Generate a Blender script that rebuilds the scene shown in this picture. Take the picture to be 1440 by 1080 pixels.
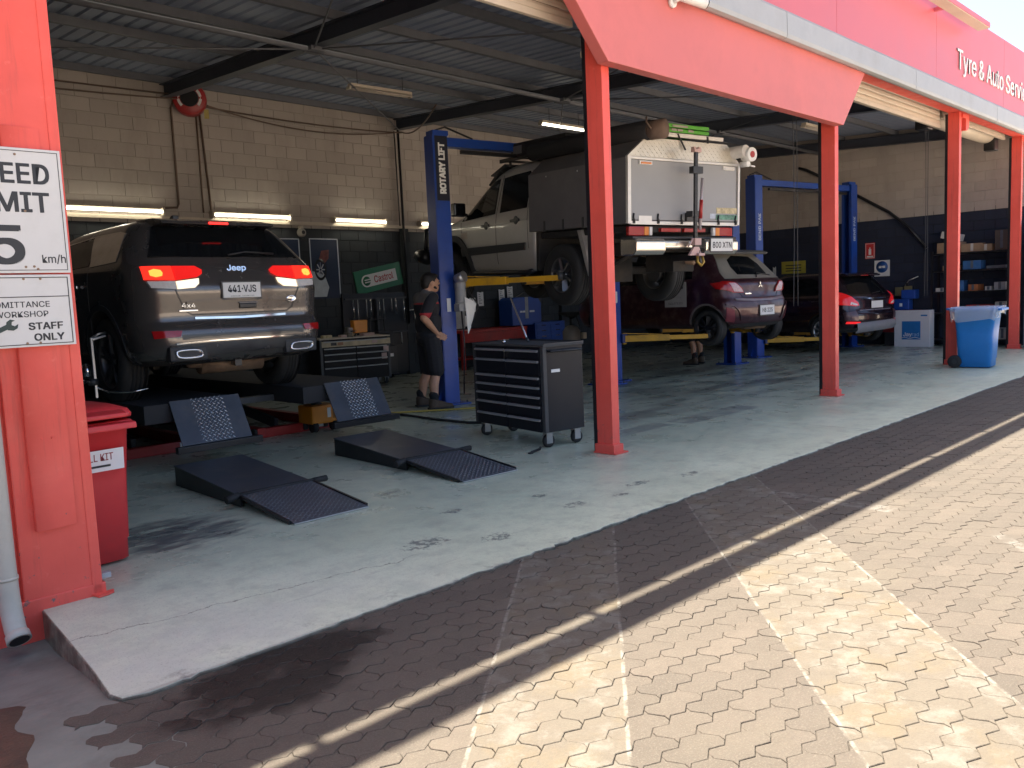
import bpy, bmesh, math, random, os
from mathutils import Vector, Matrix, noise
random.seed(7)
for o in list(bpy.data.objects): bpy.data.objects.remove(o)
SC = bpy.context.scene
COL = SC.collection
R = math.radians
PI = math.pi

# ------------------------------------------------------------------ camera, sky, sun, exposure
FPX, YAW, PIT, ROL = 1168.8, .78155, -.10234, -.043397
fw = Vector((math.sin(YAW)*math.cos(PIT), math.cos(YAW)*math.cos(PIT), math.sin(PIT)))
rt = Vector((math.cos(YAW), -math.sin(YAW), 0)); up = rt.cross(fw)
rt, up = rt*math.cos(ROL)+up*math.sin(ROL), -rt*math.sin(ROL)+up*math.cos(ROL)
cd = bpy.data.cameras.new('camera'); cam = bpy.data.objects.new('camera', cd); COL.objects.link(cam)
cd.sensor_width = 36; cd.lens = FPX*36/1440; cd.clip_start = .05; cd.clip_end = 2000
M3 = Matrix((rt, up, -fw)).transposed().to_4x4(); M3.translation = Vector((0, 0, 1.4)); cam.matrix_world = M3
SC.camera = cam
SUN_TO = Vector((.06, .3635, 1.0)).normalized()          # direction towards the sun: high, behind the building
w = bpy.data.worlds.new('World'); SC.world = w; w.use_nodes = True
nt = w.node_tree; nt.nodes.clear()
sky = nt.nodes.new('ShaderNodeTexSky'); sky.sky_type = 'NISHITA'; sky.sun_disc = False
sky.sun_elevation = math.asin(SUN_TO.z); sky.sun_rotation = math.atan2(SUN_TO.x, SUN_TO.y)
sky.air_density = .7; sky.dust_density = 3.2; sky.ozone_density = .5
bg = nt.nodes.new('ShaderNodeBackground'); bg.inputs[1].default_value = .066
wo = nt.nodes.new('ShaderNodeOutputWorld')
nt.links.new(sky.outputs[0], bg.inputs[0]); nt.links.new(bg.outputs[0], wo.inputs[0])
sd = bpy.data.lights.new('sun', 'SUN'); sd.energy = 4.0; sd.angle = R(.53); sd.color = (1, .91, .77)
so = bpy.data.objects.new('sun', sd); COL.objects.link(so); so.rotation_euler = SUN_TO.to_track_quat('Z', 'Y').to_euler()
vs = SC.view_settings; vs.view_transform = 'Standard'; vs.look = 'None'; vs.exposure = 2.72; vs.gamma = 1.0; vs.use_curve_mapping = False
SC.cycles.max_bounces = 10; SC.cycles.diffuse_bounces = 6; SC.cycles.glossy_bounces = 4
SC.cycles.sample_clamp_indirect = 6.0

# ------------------------------------------------------------------ materials
MATS = {}
def nodes_of(m):
    m.use_nodes = True; t = m.node_tree
    return t, t.nodes['Principled BSDF'], t.nodes.new, t.links.new
def pm(name, base, rough=.6, metal=0., var=.12, scale=6., bump=0., spec=.5, coat=0., rvar=.1, emit=None, estr=0., dirt=None, dirt_amt=0., dscale=3.):
    """procedural material: colour mottled by two noises, roughness variation, optional bump and dirt"""
    if name in MATS: return MATS[name]
    m = bpy.data.materials.new(name); t, b, N, L = nodes_of(m)
    tc = N('ShaderNodeTexCoord')
    n1 = N('ShaderNodeTexNoise'); n1.inputs['Scale'].default_value = scale; n1.inputs['Detail'].default_value = 6; n1.inputs['Roughness'].default_value = .6
    L(tc.outputs['Object'], n1.inputs['Vector'])
    mr = N('ShaderNodeMapRange'); mr.inputs[1].default_value = .3; mr.inputs[2].default_value = .7
    mr.inputs[3].default_value = 1-var; mr.inputs[4].default_value = 1+var
    L(n1.outputs['Fac'], mr.inputs[0])
    mx = N('ShaderNodeVectorMath'); mx.operation = 'SCALE'; mx.inputs[0].default_value = base[:3]
    L(mr.outputs[0], mx.inputs['Scale'])
    out = mx.outputs[0]
    if dirt:
        n2 = N('ShaderNodeTexNoise'); n2.inputs['Scale'].default_value = dscale; n2.inputs['Detail'].default_value = 9; n2.inputs['Roughness'].default_value = .7
        L(tc.outputs['Object'], n2.inputs['Vector'])
        m2 = N('ShaderNodeMapRange'); m2.inputs[1].default_value = .48; m2.inputs[2].default_value = .7; m2.inputs[4].default_value = dirt_amt
        L(n2.outputs['Fac'], m2.inputs[0])
        mi = N('ShaderNodeMix'); mi.data_type = 'RGBA'; L(m2.outputs[0], mi.inputs[0]); L(out, mi.inputs[6]); mi.inputs[7].default_value = (*dirt, 1)
        out = mi.outputs[2]
    L(out, b.inputs['Base Color'])
    rr = N('ShaderNodeMapRange'); rr.inputs[3].default_value = max(0, rough-rvar); rr.inputs[4].default_value = min(1, rough+rvar)
    L(n1.outputs['Fac'], rr.inputs[0]); L(rr.outputs[0], b.inputs['Roughness'])
    b.inputs['Metallic'].default_value = metal
    b.inputs['Specular IOR Level'].default_value = spec
    b.inputs['Coat Weight'].default_value = coat; b.inputs['Coat Roughness'].default_value = .05
    if bump:
        bp = N('ShaderNodeBump'); bp.inputs['Strength'].default_value = bump; bp.inputs['Distance'].default_value = .01
        n3 = N('ShaderNodeTexNoise'); n3.inputs['Scale'].default_value = scale*7; n3.inputs['Detail'].default_value = 5
        L(tc.outputs['Object'], n3.inputs['Vector']); L(n3.outputs['Fac'], bp.inputs['Height']); L(bp.outputs[0], b.inputs['Normal'])
    if emit:
        b.inputs['Emission Color'].default_value = (*emit, 1); b.inputs['Emission Strength'].default_value = estr
    MATS[name] = m
    return m

REDFASCIA = pm('sign_red_panel', (.56, .125, .145), .4, var=.05, scale=1.2)  # red shifted pinker: lens haze mixed into the sign colour
TRIMGREY = pm('gutter_offwhite', (.36, .375, .38), .5, var=.08, dirt=(.22, .21, .2), dirt_amt=.4)
CREAM = pm('cream_steel', (.55, .48, .38), .5, var=.08, dirt=(.3, .25, .2), dirt_amt=.4)
STEELD = pm('dark_steel', (.06, .062, .066), .5, .3)
BLACK = pm('black_paint', (.012, .012, .014), .35)
BLACKGLOSS = pm('black_gloss', (.008, .008, .011), .18, coat=.4)
RUBBER = pm('rubber', (.018, .018, .018), .75, var=.2, bump=.1)
CHROME = pm('chrome', (.75, .75, .75), .12, 1.0)
ALU = pm('aluminium', (.55, .55, .55), .38, .9)
WHITE = pm('white_paint', (.72, .72, .70), .4, var=.04)
BLUELIFT = pm('lift_blue', (.010, .055, .30), .35, var=.12, dirt=(.02, .02, .03), dirt_amt=.5)
BLUEDK = pm('lift_blue_dark', (.010, .028, .13), .4, var=.12)
YELLOW = pm('lift_yellow', (.62, .33, .015), .4, var=.12, dirt=(.12, .08, .03), dirt_amt=.6)
ORANGE = pm('jack_orange', (.72, .26, .02), .4, var=.1)
REDLIFT = pm('lift_red', (.40, .025, .02), .4, var=.15, dirt=(.05, .02, .02), dirt_amt=.6)
SKIN = pm('skin', (.50, .27, .17), .5, var=.08)
TXTBLACK = pm('print_black', (.02, .022, .026), .5)
TXTWHITE = pm('print_white', (.75, .75, .73), .5)
REDPRINT = pm('print_red', (.55, .03, .03), .5)

# ------------------------------------------------------------------ mesh helpers
def link(o, parent=None):
    COL.objects.link(o)
    if parent is not None: o.parent = parent
    return o
def tag(o, label=None, cat=None, group=None, kind=None):
    if label: o['label'] = label
    if cat: o['category'] = cat
    if group: o['group'] = group
    if kind: o['kind'] = kind
    return o
def thing(name, label, cat, loc=(0, 0, 0), rz=0., group=None):
    o = bpy.data.objects.new(name, None); o.empty_display_size = .1
    COL.objects.link(o); o.location = loc; o.rotation_euler = (0, 0, rz)
    return tag(o, label, cat, group)
class MB:
    def __init__(s): s.v = []; s.f = []; s.m = []; s.sm = []
    def add(s, vs, fs, mi=0, smooth=False, T=None):
        k = len(s.v)
        for p in vs:
            p = Vector(p)
            s.v.append(T @ p if T is not None else p)
        for f in fs:
            s.f.append([k+i for i in f]); s.m.append(mi); s.sm.append(smooth)
        return s
    def box(s, c, d, mi=0, T=None, rz=0.):
        x, y, z = d[0]/2, d[1]/2, d[2]/2
        q = Matrix.Rotation(rz, 3, 'Z') if rz else None
        vs = []
        for a, b, e in ((-x,-y,-z),(x,-y,-z),(x,y,-z),(-x,y,-z),(-x,-y,z),(x,-y,z),(x,y,z),(-x,y,z)):
            p = Vector((a, b, e))
            if q: p = q @ p
            vs.append(p+Vector(c))
        return s.add(vs, [(3,2,1,0),(4,5,6,7),(0,1,5,4),(1,2,6,5),(2,3,7,6),(3,0,4,7)], mi, False, T)
    def bb(s, x0, x1, y0, y1, z0, z1, mi=0, T=None):
        return s.box(((x0+x1)/2, (y0+y1)/2, (z0+z1)/2), (x1-x0, y1-y0, z1-z0), mi, T)
    def bar(s, p0, p1, wd, ht, mi=0, roll=0.):
        """rectangular bar from p0 to p1, wd across (horizontal), ht upright"""
        p0, p1 = Vector(p0), Vector(p1); d = (p1-p0); l = d.length; d.normalize()
        u = Vector((0, 0, 1)) if abs(d.z) < .99 else Vector((0, 1, 0))
        a = d.cross(u).normalized(); b = a.cross(d).normalized()
        if roll: a, b = a*math.cos(roll)+b*math.sin(roll), b*math.cos(roll)-a*math.sin(roll)
        vs = []
        for q in (p0, p1):
            for i, j in ((-1,-1),(1,-1),(1,1),(-1,1)): vs.append(q+a*wd/2*i+b*ht/2*j)
        return s.add(vs, [(3,2,1,0),(4,5,6,7),(0,1,5,4),(1,2,6,5),(2,3,7,6),(3,0,4,7)], mi)
    def cyl(s, p0, p1, r0, r1=None, n=16, mi=0, caps=True, smooth=True):
        r1 = r0 if r1 is None else r1
        p0, p1 = Vector(p0), Vector(p1); d = (p1-p0).normalized()
        u = Vector((0, 0, 1)) if abs(d.z) < .9 else Vector((1, 0, 0))
        a = d.cross(u).normalized(); b = a.cross(d)
        vs = []; fs = []
        for q, r in ((p0, r0), (p1, r1)):
            for i in range(n):
                t = 2*PI*i/n; vs.append(q+(a*math.cos(t)+b*math.sin(t))*r)
        for i in range(n): fs.append((i, (i+1) % n, n+(i+1) % n, n+i))
        s.add(vs, fs, mi, smooth)
        if caps:
            k = len(s.v)-2*n
            s.f.append([k+i for i in range(n)][::-1]); s.m.append(mi); s.sm.append(False)
            s.f.append([k+n+i for i in range(n)]); s.m.append(mi); s.sm.append(False)
        return s
    def tube(s, pts, r, n=8, mi=0):
        pts = [Vector(p) for p in pts]; vs = []; fs = []; pa = None
        for i, p in enumerate(pts):
            d = (pts[min(i+1, len(pts)-1)]-pts[max(i-1, 0)]).normalized()
            if pa is None:
                u = Vector((0, 0, 1)) if abs(d.z) < .9 else Vector((1, 0, 0)); a = d.cross(u).normalized()
            else: a = (pa-d*pa.dot(d)).normalized()
            pa = a; b = a.cross(d)
            for k in range(n):
                t = 2*PI*k/n; vs.append(p+(a*math.cos(t)+b*math.sin(t))*r)
        for i in range(len(pts)-1):
            for k in range(n): fs.append((i*n+k, i*n+(k+1) % n, (i+1)*n+(k+1) % n, (i+1)*n+k))
        fs.append(tuple(range(n))[::-1]); fs.append(tuple((len(pts)-1)*n+k for k in range(n)))
        return s.add(vs, fs, mi, True)
    def prism(s, poly, plane, d0, d1, mi=0, T=None):
        """poly of 2-D points; plane 'xz' (extrude y), 'yz' (extrude x), 'xy' (extrude z)"""
        n = len(poly); vs = []
        for d in (d0, d1):
            for a, b in poly:
                vs.append((a, d, b) if plane == 'xz' else (d, a, b) if plane == 'yz' else (a, b, d))
        fs = [tuple(range(n)), tuple(range(n, 2*n))[::-1]]+[(i, n+i, n+(i+1) % n, (i+1) % n) for i in range(n)]
        return s.add(vs, fs, mi, False, T)
    def lathe(s, prof, n=24, mi=0, T=None, axis='x', smooth=True):
        """prof: (radius, along) pairs"""
        vs = []; fs = []; m = len(prof)
        for i in range(n):
            t = 2*PI*i/n; c, q = math.cos(t), math.sin(t)
            for r, h in prof:
                vs.append((h, r*c, r*q) if axis == 'x' else (r*c, h, r*q) if axis == 'y' else (r*c, r*q, h))
        for i in range(n):
            j = (i+1) % n
            for k in range(m-1): fs.append((i*m+k, j*m+k, j*m+k+1, i*m+k+1))
        return s.add(vs, fs, mi, smooth, T)
    def build(s, name, mats, parent=None, bevel=0., fixn=True, label=None):
        me = bpy.data.meshes.new(name)
        me.from_pydata([tuple(p) for p in s.v], [], s.f)
        if not isinstance(mats, (list, tuple)): mats = [mats]
        for m in mats: me.materials.append(m)
        me.polygons.foreach_set('material_index', s.m); me.polygons.foreach_set('use_smooth', s.sm)
        if fixn or bevel:
            bm = bmesh.new(); bm.from_mesh(me)
            if bevel:
                bmesh.ops.remove_doubles(bm, verts=bm.verts, dist=1e-5)
                es = [e for e in bm.edges if len(e.link_faces) == 2 and e.calc_face_angle(0) > .6]
                bmesh.ops.bevel(bm, geom=es, offset=bevel, segments=2, affect='EDGES', profile=.6, clamp_overlap=True)
            if fixn: bmesh.ops.recalc_face_normals(bm, faces=bm.faces)
            bm.to_mesh(me); bm.free()
        me.update()
        o = bpy.data.objects.new(name, me); link(o, parent)
        if label: o['label'] = label
        return o
def quick(name, mat, parent, fn, bevel=0., label=None):
    mb = MB(); fn(mb); return mb.build(name, mat, parent, bevel, label=label)
def box(name, c, d, mat, parent=None, bevel=0., rz=0., label=None):
    return MB().box(c, d, 0, None, rz).build(name, mat, parent, bevel, label=label)
FONT = None
try: FONT = bpy.data.fonts.load(os.path.join(bpy.utils.system_resource('DATAFILES'), 'fonts', 'Inter.woff2'))   # Blender's own bundled font
except Exception: FONT = None
def text(name, s, size, mat, parent, origin, xdir, updir, ext=.002, align='CENTER', sx=1., space=1., bold=0.):
    """flat lettering as mesh: origin, reading direction and up direction in the parent's space"""
    c = bpy.data.curves.new('t', 'FONT'); c.body = s; c.size = size; c.align_x = align; c.align_y = 'CENTER'
    c.extrude = ext if ext > .0025 else 0; c.space_character = space; c.resolution_u = 3
    if FONT: c.font = FONT
    o = bpy.data.objects.new('t', c); COL.objects.link(o)
    dg = bpy.context.evaluated_depsgraph_get()
    me = bpy.data.meshes.new_from_object(o.evaluated_get(dg))
    bpy.data.objects.remove(o); bpy.data.curves.remove(c)
    if bold:                                                   # embolden: shifted layers, each a hair deeper
        bm = bmesh.new()
        for k, (dx, dy) in enumerate(((0, 0), (-bold, 0), (bold, 0), (0, bold), (0, -bold), (-bold, bold), (bold, bold), (-bold, -bold), (bold, -bold))):
            m2 = me.copy(); m2.transform(Matrix.Translation((dx*.8, dy*.6, -.00015*k))); bm.from_mesh(m2); bpy.data.meshes.remove(m2)
        bm.to_mesh(me); bm.free()
    X = Vector(xdir).normalized(); U = Vector(updir).normalized(); Nn = X.cross(U)
    T = Matrix((X, U, Nn)).transposed().to_4x4(); T.translation = Vector(origin)
    me.transform(T @ Matrix.Diagonal((sx, 1, 1, 1))); me.materials.clear(); me.materials.append(mat)
    me.name = name
    return link(bpy.data.objects.new(name, me), parent)
def copy_tree(o, parent=None):
    c = o.copy(); COL.objects.link(c); c.parent = parent
    for ch in list(o.children): copy_tree(ch, c)
    return c
def blob(name, parts, mat, parent=None, voxel=.012, smooth=4):
    """one continuous surface from tapered capsules and ellipsoids (voxel remesh)"""
    mb = MB()
    def sph(c, rad, n=14):
        pr = []
        vs = []; fs = []
        for i in range(n+1):
            ph = PI*i/n
            for k in range(n):
                t = 2*PI*k/n
                vs.append((c[0]+rad[0]*math.sin(ph)*math.cos(t), c[1]+rad[1]*math.sin(ph)*math.sin(t), c[2]+rad[2]*math.cos(ph)))
        for i in range(n):
            for k in range(n): fs.append((i*n+k, (i+1)*n+k, (i+1)*n+(k+1) % n, i*n+(k+1) % n))
        mb.add(vs, fs, 0, True)
    for p in parts:
        if p[0] == 'ell': sph(p[1], p[2])
        else:
            a, r0, b, r1 = p[1:]
            a, b = Vector(a), Vector(b); L = (b-a).length; n = max(2, int(L/(.45*min(r0, r1)))+1)
            for i in range(n+1):
                t = i/n; r = r0+(r1-r0)*t; sph(a.lerp(b, t), (r, r, r), 10)
    o = mb.build(name, mat, parent, fixn=False)
    md = o.modifiers.new('r', 'REMESH'); md.mode = 'VOXEL'; md.voxel_size = voxel; md.use_smooth_shade = True
    m2 = o.modifiers.new('s', 'SMOOTH'); m2.iterations = smooth; m2.factor = .5
    dg = bpy.context.evaluated_depsgraph_get()
    me = bpy.data.meshes.new_from_object(o.evaluated_get(dg)); o.modifiers.clear()
    old = o.data; o.data = me; bpy.data.meshes.remove(old); me.name = name
    for p in me.polygons: p.use_smooth = True
    if not me.materials: me.materials.append(mat)
    return o
# ================================================================== SETTING
class G:
    """tiny shader-graph helper working on world position"""
    def __init__(s, m):
        s.t, s.b, s.N, s.L = nodes_of(m)
        g = s.N('ShaderNodeNewGeometry'); s.P = g.outputs['Position']
        sp = s.N('ShaderNodeSeparateXYZ'); s.L(s.P, sp.inputs[0]); s.x, s.y, s.z = sp.outputs
    def m(s, op, a, b=0., c=None, clamp=False):
        n = s.N('ShaderNodeMath'); n.operation = op; n.use_clamp = clamp
        for i, v in enumerate((a, b, c)):
            if v is None: continue
            if isinstance(v, (int, float)): n.inputs[i].default_value = v
            else: s.L(v, n.inputs[i])
        return n.outputs[0]
    def noise(s, scale, detail=6, rough=.6, vec=None, dist=0.):
        n = s.N('ShaderNodeTexNoise'); n.inputs['Scale'].default_value = scale; n.inputs['Detail'].default_value = detail
        n.inputs['Roughness'].default_value = rough; n.inputs['Distortion'].default_value = dist
        s.L(vec or s.P, n.inputs['Vector']); return n.outputs['Fac']
    def stretch(s, sx, sy, sz, rz=0.):
        n = s.N('ShaderNodeMapping'); n.inputs['Scale'].default_value = (sx, sy, sz); n.inputs['Rotation'].default_value = (0, 0, rz)
        s.L(s.P, n.inputs['Vector']); return n.outputs[0]
    def ramp(s, v, a, b, lo=0., hi=1.):
        n = s.N('ShaderNodeMapRange'); n.interpolation_type = 'SMOOTHSTEP'
        n.inputs[1].default_value = a; n.inputs[2].default_value = b; n.inputs[3].default_value = lo; n.inputs[4].default_value = hi
        s.L(v, n.inputs[0]); return n.outputs[0]
    def mix(s, f, a, b):
        n = s.N('ShaderNodeMix'); n.data_type = 'RGBA'
        if isinstance(f, (int, float)): n.inputs[0].default_value = f
        else: s.L(f, n.inputs[0])
        for i, v in ((6, a), (7, b)):
            if isinstance(v, tuple): n.inputs[i].default_value = (*v, 1)
            else: s.L(v, n.inputs[i])
        return n.outputs[2]
    def ell(s, cx, cy, rx, ry, soft=.5, rz=0.):
        """soft ellipse mask 0..1"""
        dx = s.m('SUBTRACT', s.x, cx); dy = s.m('SUBTRACT', s.y, cy)
        if rz:
            c, q = math.cos(rz), math.sin(rz)
            dx, dy = s.m('ADD', s.m('MULTIPLY', dx, c), s.m('MULTIPLY', dy, q)), s.m('SUBTRACT', s.m('MULTIPLY', dy, c), s.m('MULTIPLY', dx, q))
        d = s.m('ADD', s.m('POWER', s.m('DIVIDE', dx, rx), 2.), s.m('POWER', s.m('DIVIDE', dy, ry), 2.))
        # POWER of negatives: square by multiply instead
        a = s.m('DIVIDE', dx, rx); b = s.m('DIVIDE', dy, ry)
        d = s.m('ADD', s.m('MULTIPLY', a, a), s.m('MULTIPLY', b, b))
        return s.ramp(d, 1., 1-soft)
    def rect(s, x0, x1, y0, y1, e=.03):
        a = s.m('MULTIPLY', s.ramp(s.x, x0-e, x0+e), s.ramp(s.x, x1+e, x1-e))
        return s.m('MULTIPLY', a, s.m('MULTIPLY', s.ramp(s.y, y0-e, y0+e), s.ramp(s.y, y1+e, y1-e)))
    def bump(s, h, strength=.3, dist=.01):
        n = s.N('ShaderNodeBump'); n.inputs['Strength'].default_value = strength; n.inputs['Distance'].default_value = dist
        s.L(h, n.inputs['Height']); s.L(n.outputs[0], s.b.inputs['Normal'])

def mat_red():
    m = bpy.data.materials.new('building_red_paint'); g = G(m)
    c = g.mix(g.ramp(g.noise(1.6, 5), .3, .7), (.72, .086, .060), (.82, .108, .078))
    c = g.mix(g.ramp(g.noise(3.0, 8, .7, g.stretch(6, 6, .45)), .50, .74, 0, .55), c, (.44, .068, .050))     # run-down streaks
    c = g.mix(g.ramp(g.noise(14, 7, .72), .60, .72, 0, .5), c, (.84, .18, .14))                              # scuffs
    low = g.ramp(g.z, .75, .05, .0, .075)
    chip = g.ramp(g.m('ADD', g.noise(19, 8, .74), low), .695, .715)
    c = g.mix(chip, c, (.17, .12, .105))
    g.L(c, g.b.inputs['Base Color']); g.L(g.ramp(g.noise(5, 5), .3, .7, .38, .6), g.b.inputs['Roughness'])
    g.bump(g.m('SUBTRACT', g.noise(30, 4), g.m('MULTIPLY', chip, 1.5)), .15, .004)
    MATS['building_red_paint'] = m
    return m
RED = mat_red()
def mat_block(name, base, stain, jit):
    """painted block: each block a slightly different tone, streaks below the joints"""
    m = bpy.data.materials.new(name); g = G(m)
    row = g.m('FLOOR', g.m('DIVIDE', g.z, .2)); u = g.m('ADD', g.m('SUBTRACT', g.x, g.y), 12.6)
    par = g.m('MODULO', row, 2.); col = g.m('FLOOR', g.m('DIVIDE', g.m('ADD', u, g.m('MULTIPLY', par, .2)), .4))
    cv = g.N('ShaderNodeCombineXYZ'); g.L(row, cv.inputs[0]); g.L(col, cv.inputs[1])
    wn = g.N('ShaderNodeTexWhiteNoise'); wn.noise_dimensions = '2D'; g.L(cv.outputs[0], wn.inputs[0])
    c = g.mix(wn.outputs[0], tuple(v*(1-jit) for v in base), tuple(v*(1+jit) for v in base))
    c = g.mix(g.ramp(g.noise(.9, 7, .65, g.stretch(1.6, 1.6, .5)), .45, .72, 0, .6), c, stain)
    c = g.mix(g.ramp(g.noise(9, 6, .7), .60, .74, 0, .4), c, stain)
    g.L(c, g.b.inputs['Base Color']); g.b.inputs['Roughness'].default_value = .8
    g.bump(g.noise(45, 4), .25, .006)
    return m
def mat_paver():
    m = bpy.data.materials.new('concrete_paver'); g = G(m)
    at = g.N('ShaderNodeAttribute'); at.attribute_name = 'tone'
    tone = at.outputs['Fac']
    c = g.mix(tone, (.064, .054, .044), (.086, .071, .057))
    big = g.noise(.55, 4)
    c = g.mix(g.ramp(big, .4, .68, 0, .5), c, (.062, .053, .042))
    fine = g.noise(90, 6, .7)
    c = g.mix(g.ramp(fine, .45, .75, 0, .35), c, (.105, .092, .072))
    c = g.mix(g.ramp(g.noise(38, 5, .7), .57, .72, 0, .5), c, (.06, .05, .044))
    c = g.mix(g.ramp(g.noise(11, 8, .75), .42, .62, 0, .30), c, (.056, .047, .037))
    c = g.mix(g.ramp(g.noise(160, 3, .6), .52, .66, 0, .5), c, (.120, .106, .084))
    c = g.mix(g.ramp(g.noise(2.1, 7, .7), .50, .68, 0, .35), c, (.092, .079, .060))
    # ---- two worn yellow hatch bands with thin white borders
    wear = g.noise(3.2, 9, .68); wear2 = g.noise(14, 8, .7)
    def band(sl, c0, c1, ymax, c):
        v = g.m('SUBTRACT', g.y, g.m('MULTIPLY', g.x, sl))
        v = g.m('ADD', v, g.m('MULTIPLY', g.m('SUBTRACT', g.noise(1.3, 2), .5), .03))
        inside = g.m('MULTIPLY', g.ramp(v, c0-.01, c0+.01), g.ramp(v, c1+.01, c1-.01))
        lim = g.ramp(g.y, ymax+.02, ymax-.02)
        inside = g.m('MULTIPLY', inside, lim)
        c = g.mix(g.m('MULTIPLY', inside, g.ramp(wear2, .2, .6, .3, .7)), c, (.101, .087, .067))
        c = g.mix(g.m('MULTIPLY', inside, g.ramp(wear, .47, .66, 0, .6)), c, (.108, .086, .055))
        c = g.mix(g.m('MULTIPLY', inside, g.ramp(g.noise(5.5, 9, .75, g.stretch(1, 1, 1, .6)), .48, .64, 0, .65)), c, (.140, .131, .112))
        for e in (c0, c1):
            ln = g.ramp(g.m('ABSOLUTE', g.m('SUBTRACT', v, e)), .013, .005)
            c = g.mix(g.m('MULTIPLY', g.m('MULTIPLY', ln, lim), g.ramp(wear2, .42, .60, .04, .8)), c, (.175, .165, .142))
        return c
    c = band(.815, -.07, .577, 3.3, c)
    c = band(.92, -2.06, -1.21, 3.3, c)
    ln = g.rect(5.16, 5.30, 1.95, 3.0, .02)
    c = g.mix(g.m('MULTIPLY', ln, g.ramp(wear2, .42, .62, .05, .6)), c, (.16, .152, .135))
    ln = g.ramp(g.m('ABSOLUTE', g.m('SUBTRACT', g.m('SUBTRACT', g.y, g.m('MULTIPLY', g.x, .95)), -3.46)), .07, .03)
    c = g.mix(g.m('MULTIPLY', ln, g.m('MULTIPLY', g.ramp(g.y, 1.36, 1.3), g.ramp(wear2, .42, .62, .05, .6))), c, (.16, .152, .135))
    # ---- old oil soak next to the slab
    jag = g.m('MULTIPLY', g.m('SUBTRACT', g.noise(3.2, 8, .72), .5), 3.2)
    st = g.ell(1.48, 2.88, .60, .34, .95, .25)
    st = g.ramp(g.m('ADD', st, g.m('ADD', g.m('MULTIPLY', jag, .8), g.m('MULTIPLY', g.m('SUBTRACT', tone, .5), .9))), .1, .9)
    st = g.m('MULTIPLY', st, g.ell(1.48, 2.88, .9, .5, .7, .25))
    c = g.mix(g.m('MULTIPLY', st, .88), c, (.010, .009, .008))
    st2 = g.m('MULTIPLY', g.ramp(g.noise(.9, 6, .62), .60, .76, 0, .55), g.ramp(g.y, 1.9, 2.4))
    c = g.mix(st2, c, (.036, .031, .028))
    g.L(c, g.b.inputs['Base Color'])
    g.L(g.m('SUBTRACT', g.ramp(fine, .2, .8, .78, .95), g.m('MULTIPLY', st, .35)), g.b.inputs['Roughness'])
    g.b.inputs['Specular IOR Level'].default_value = .3
    g.bump(g.m('ADD', fine, g.m('MULTIPLY', g.noise(25, 6, .7), 2.2)), .6, .005)
    return m
PAVER = mat_paver()

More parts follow.
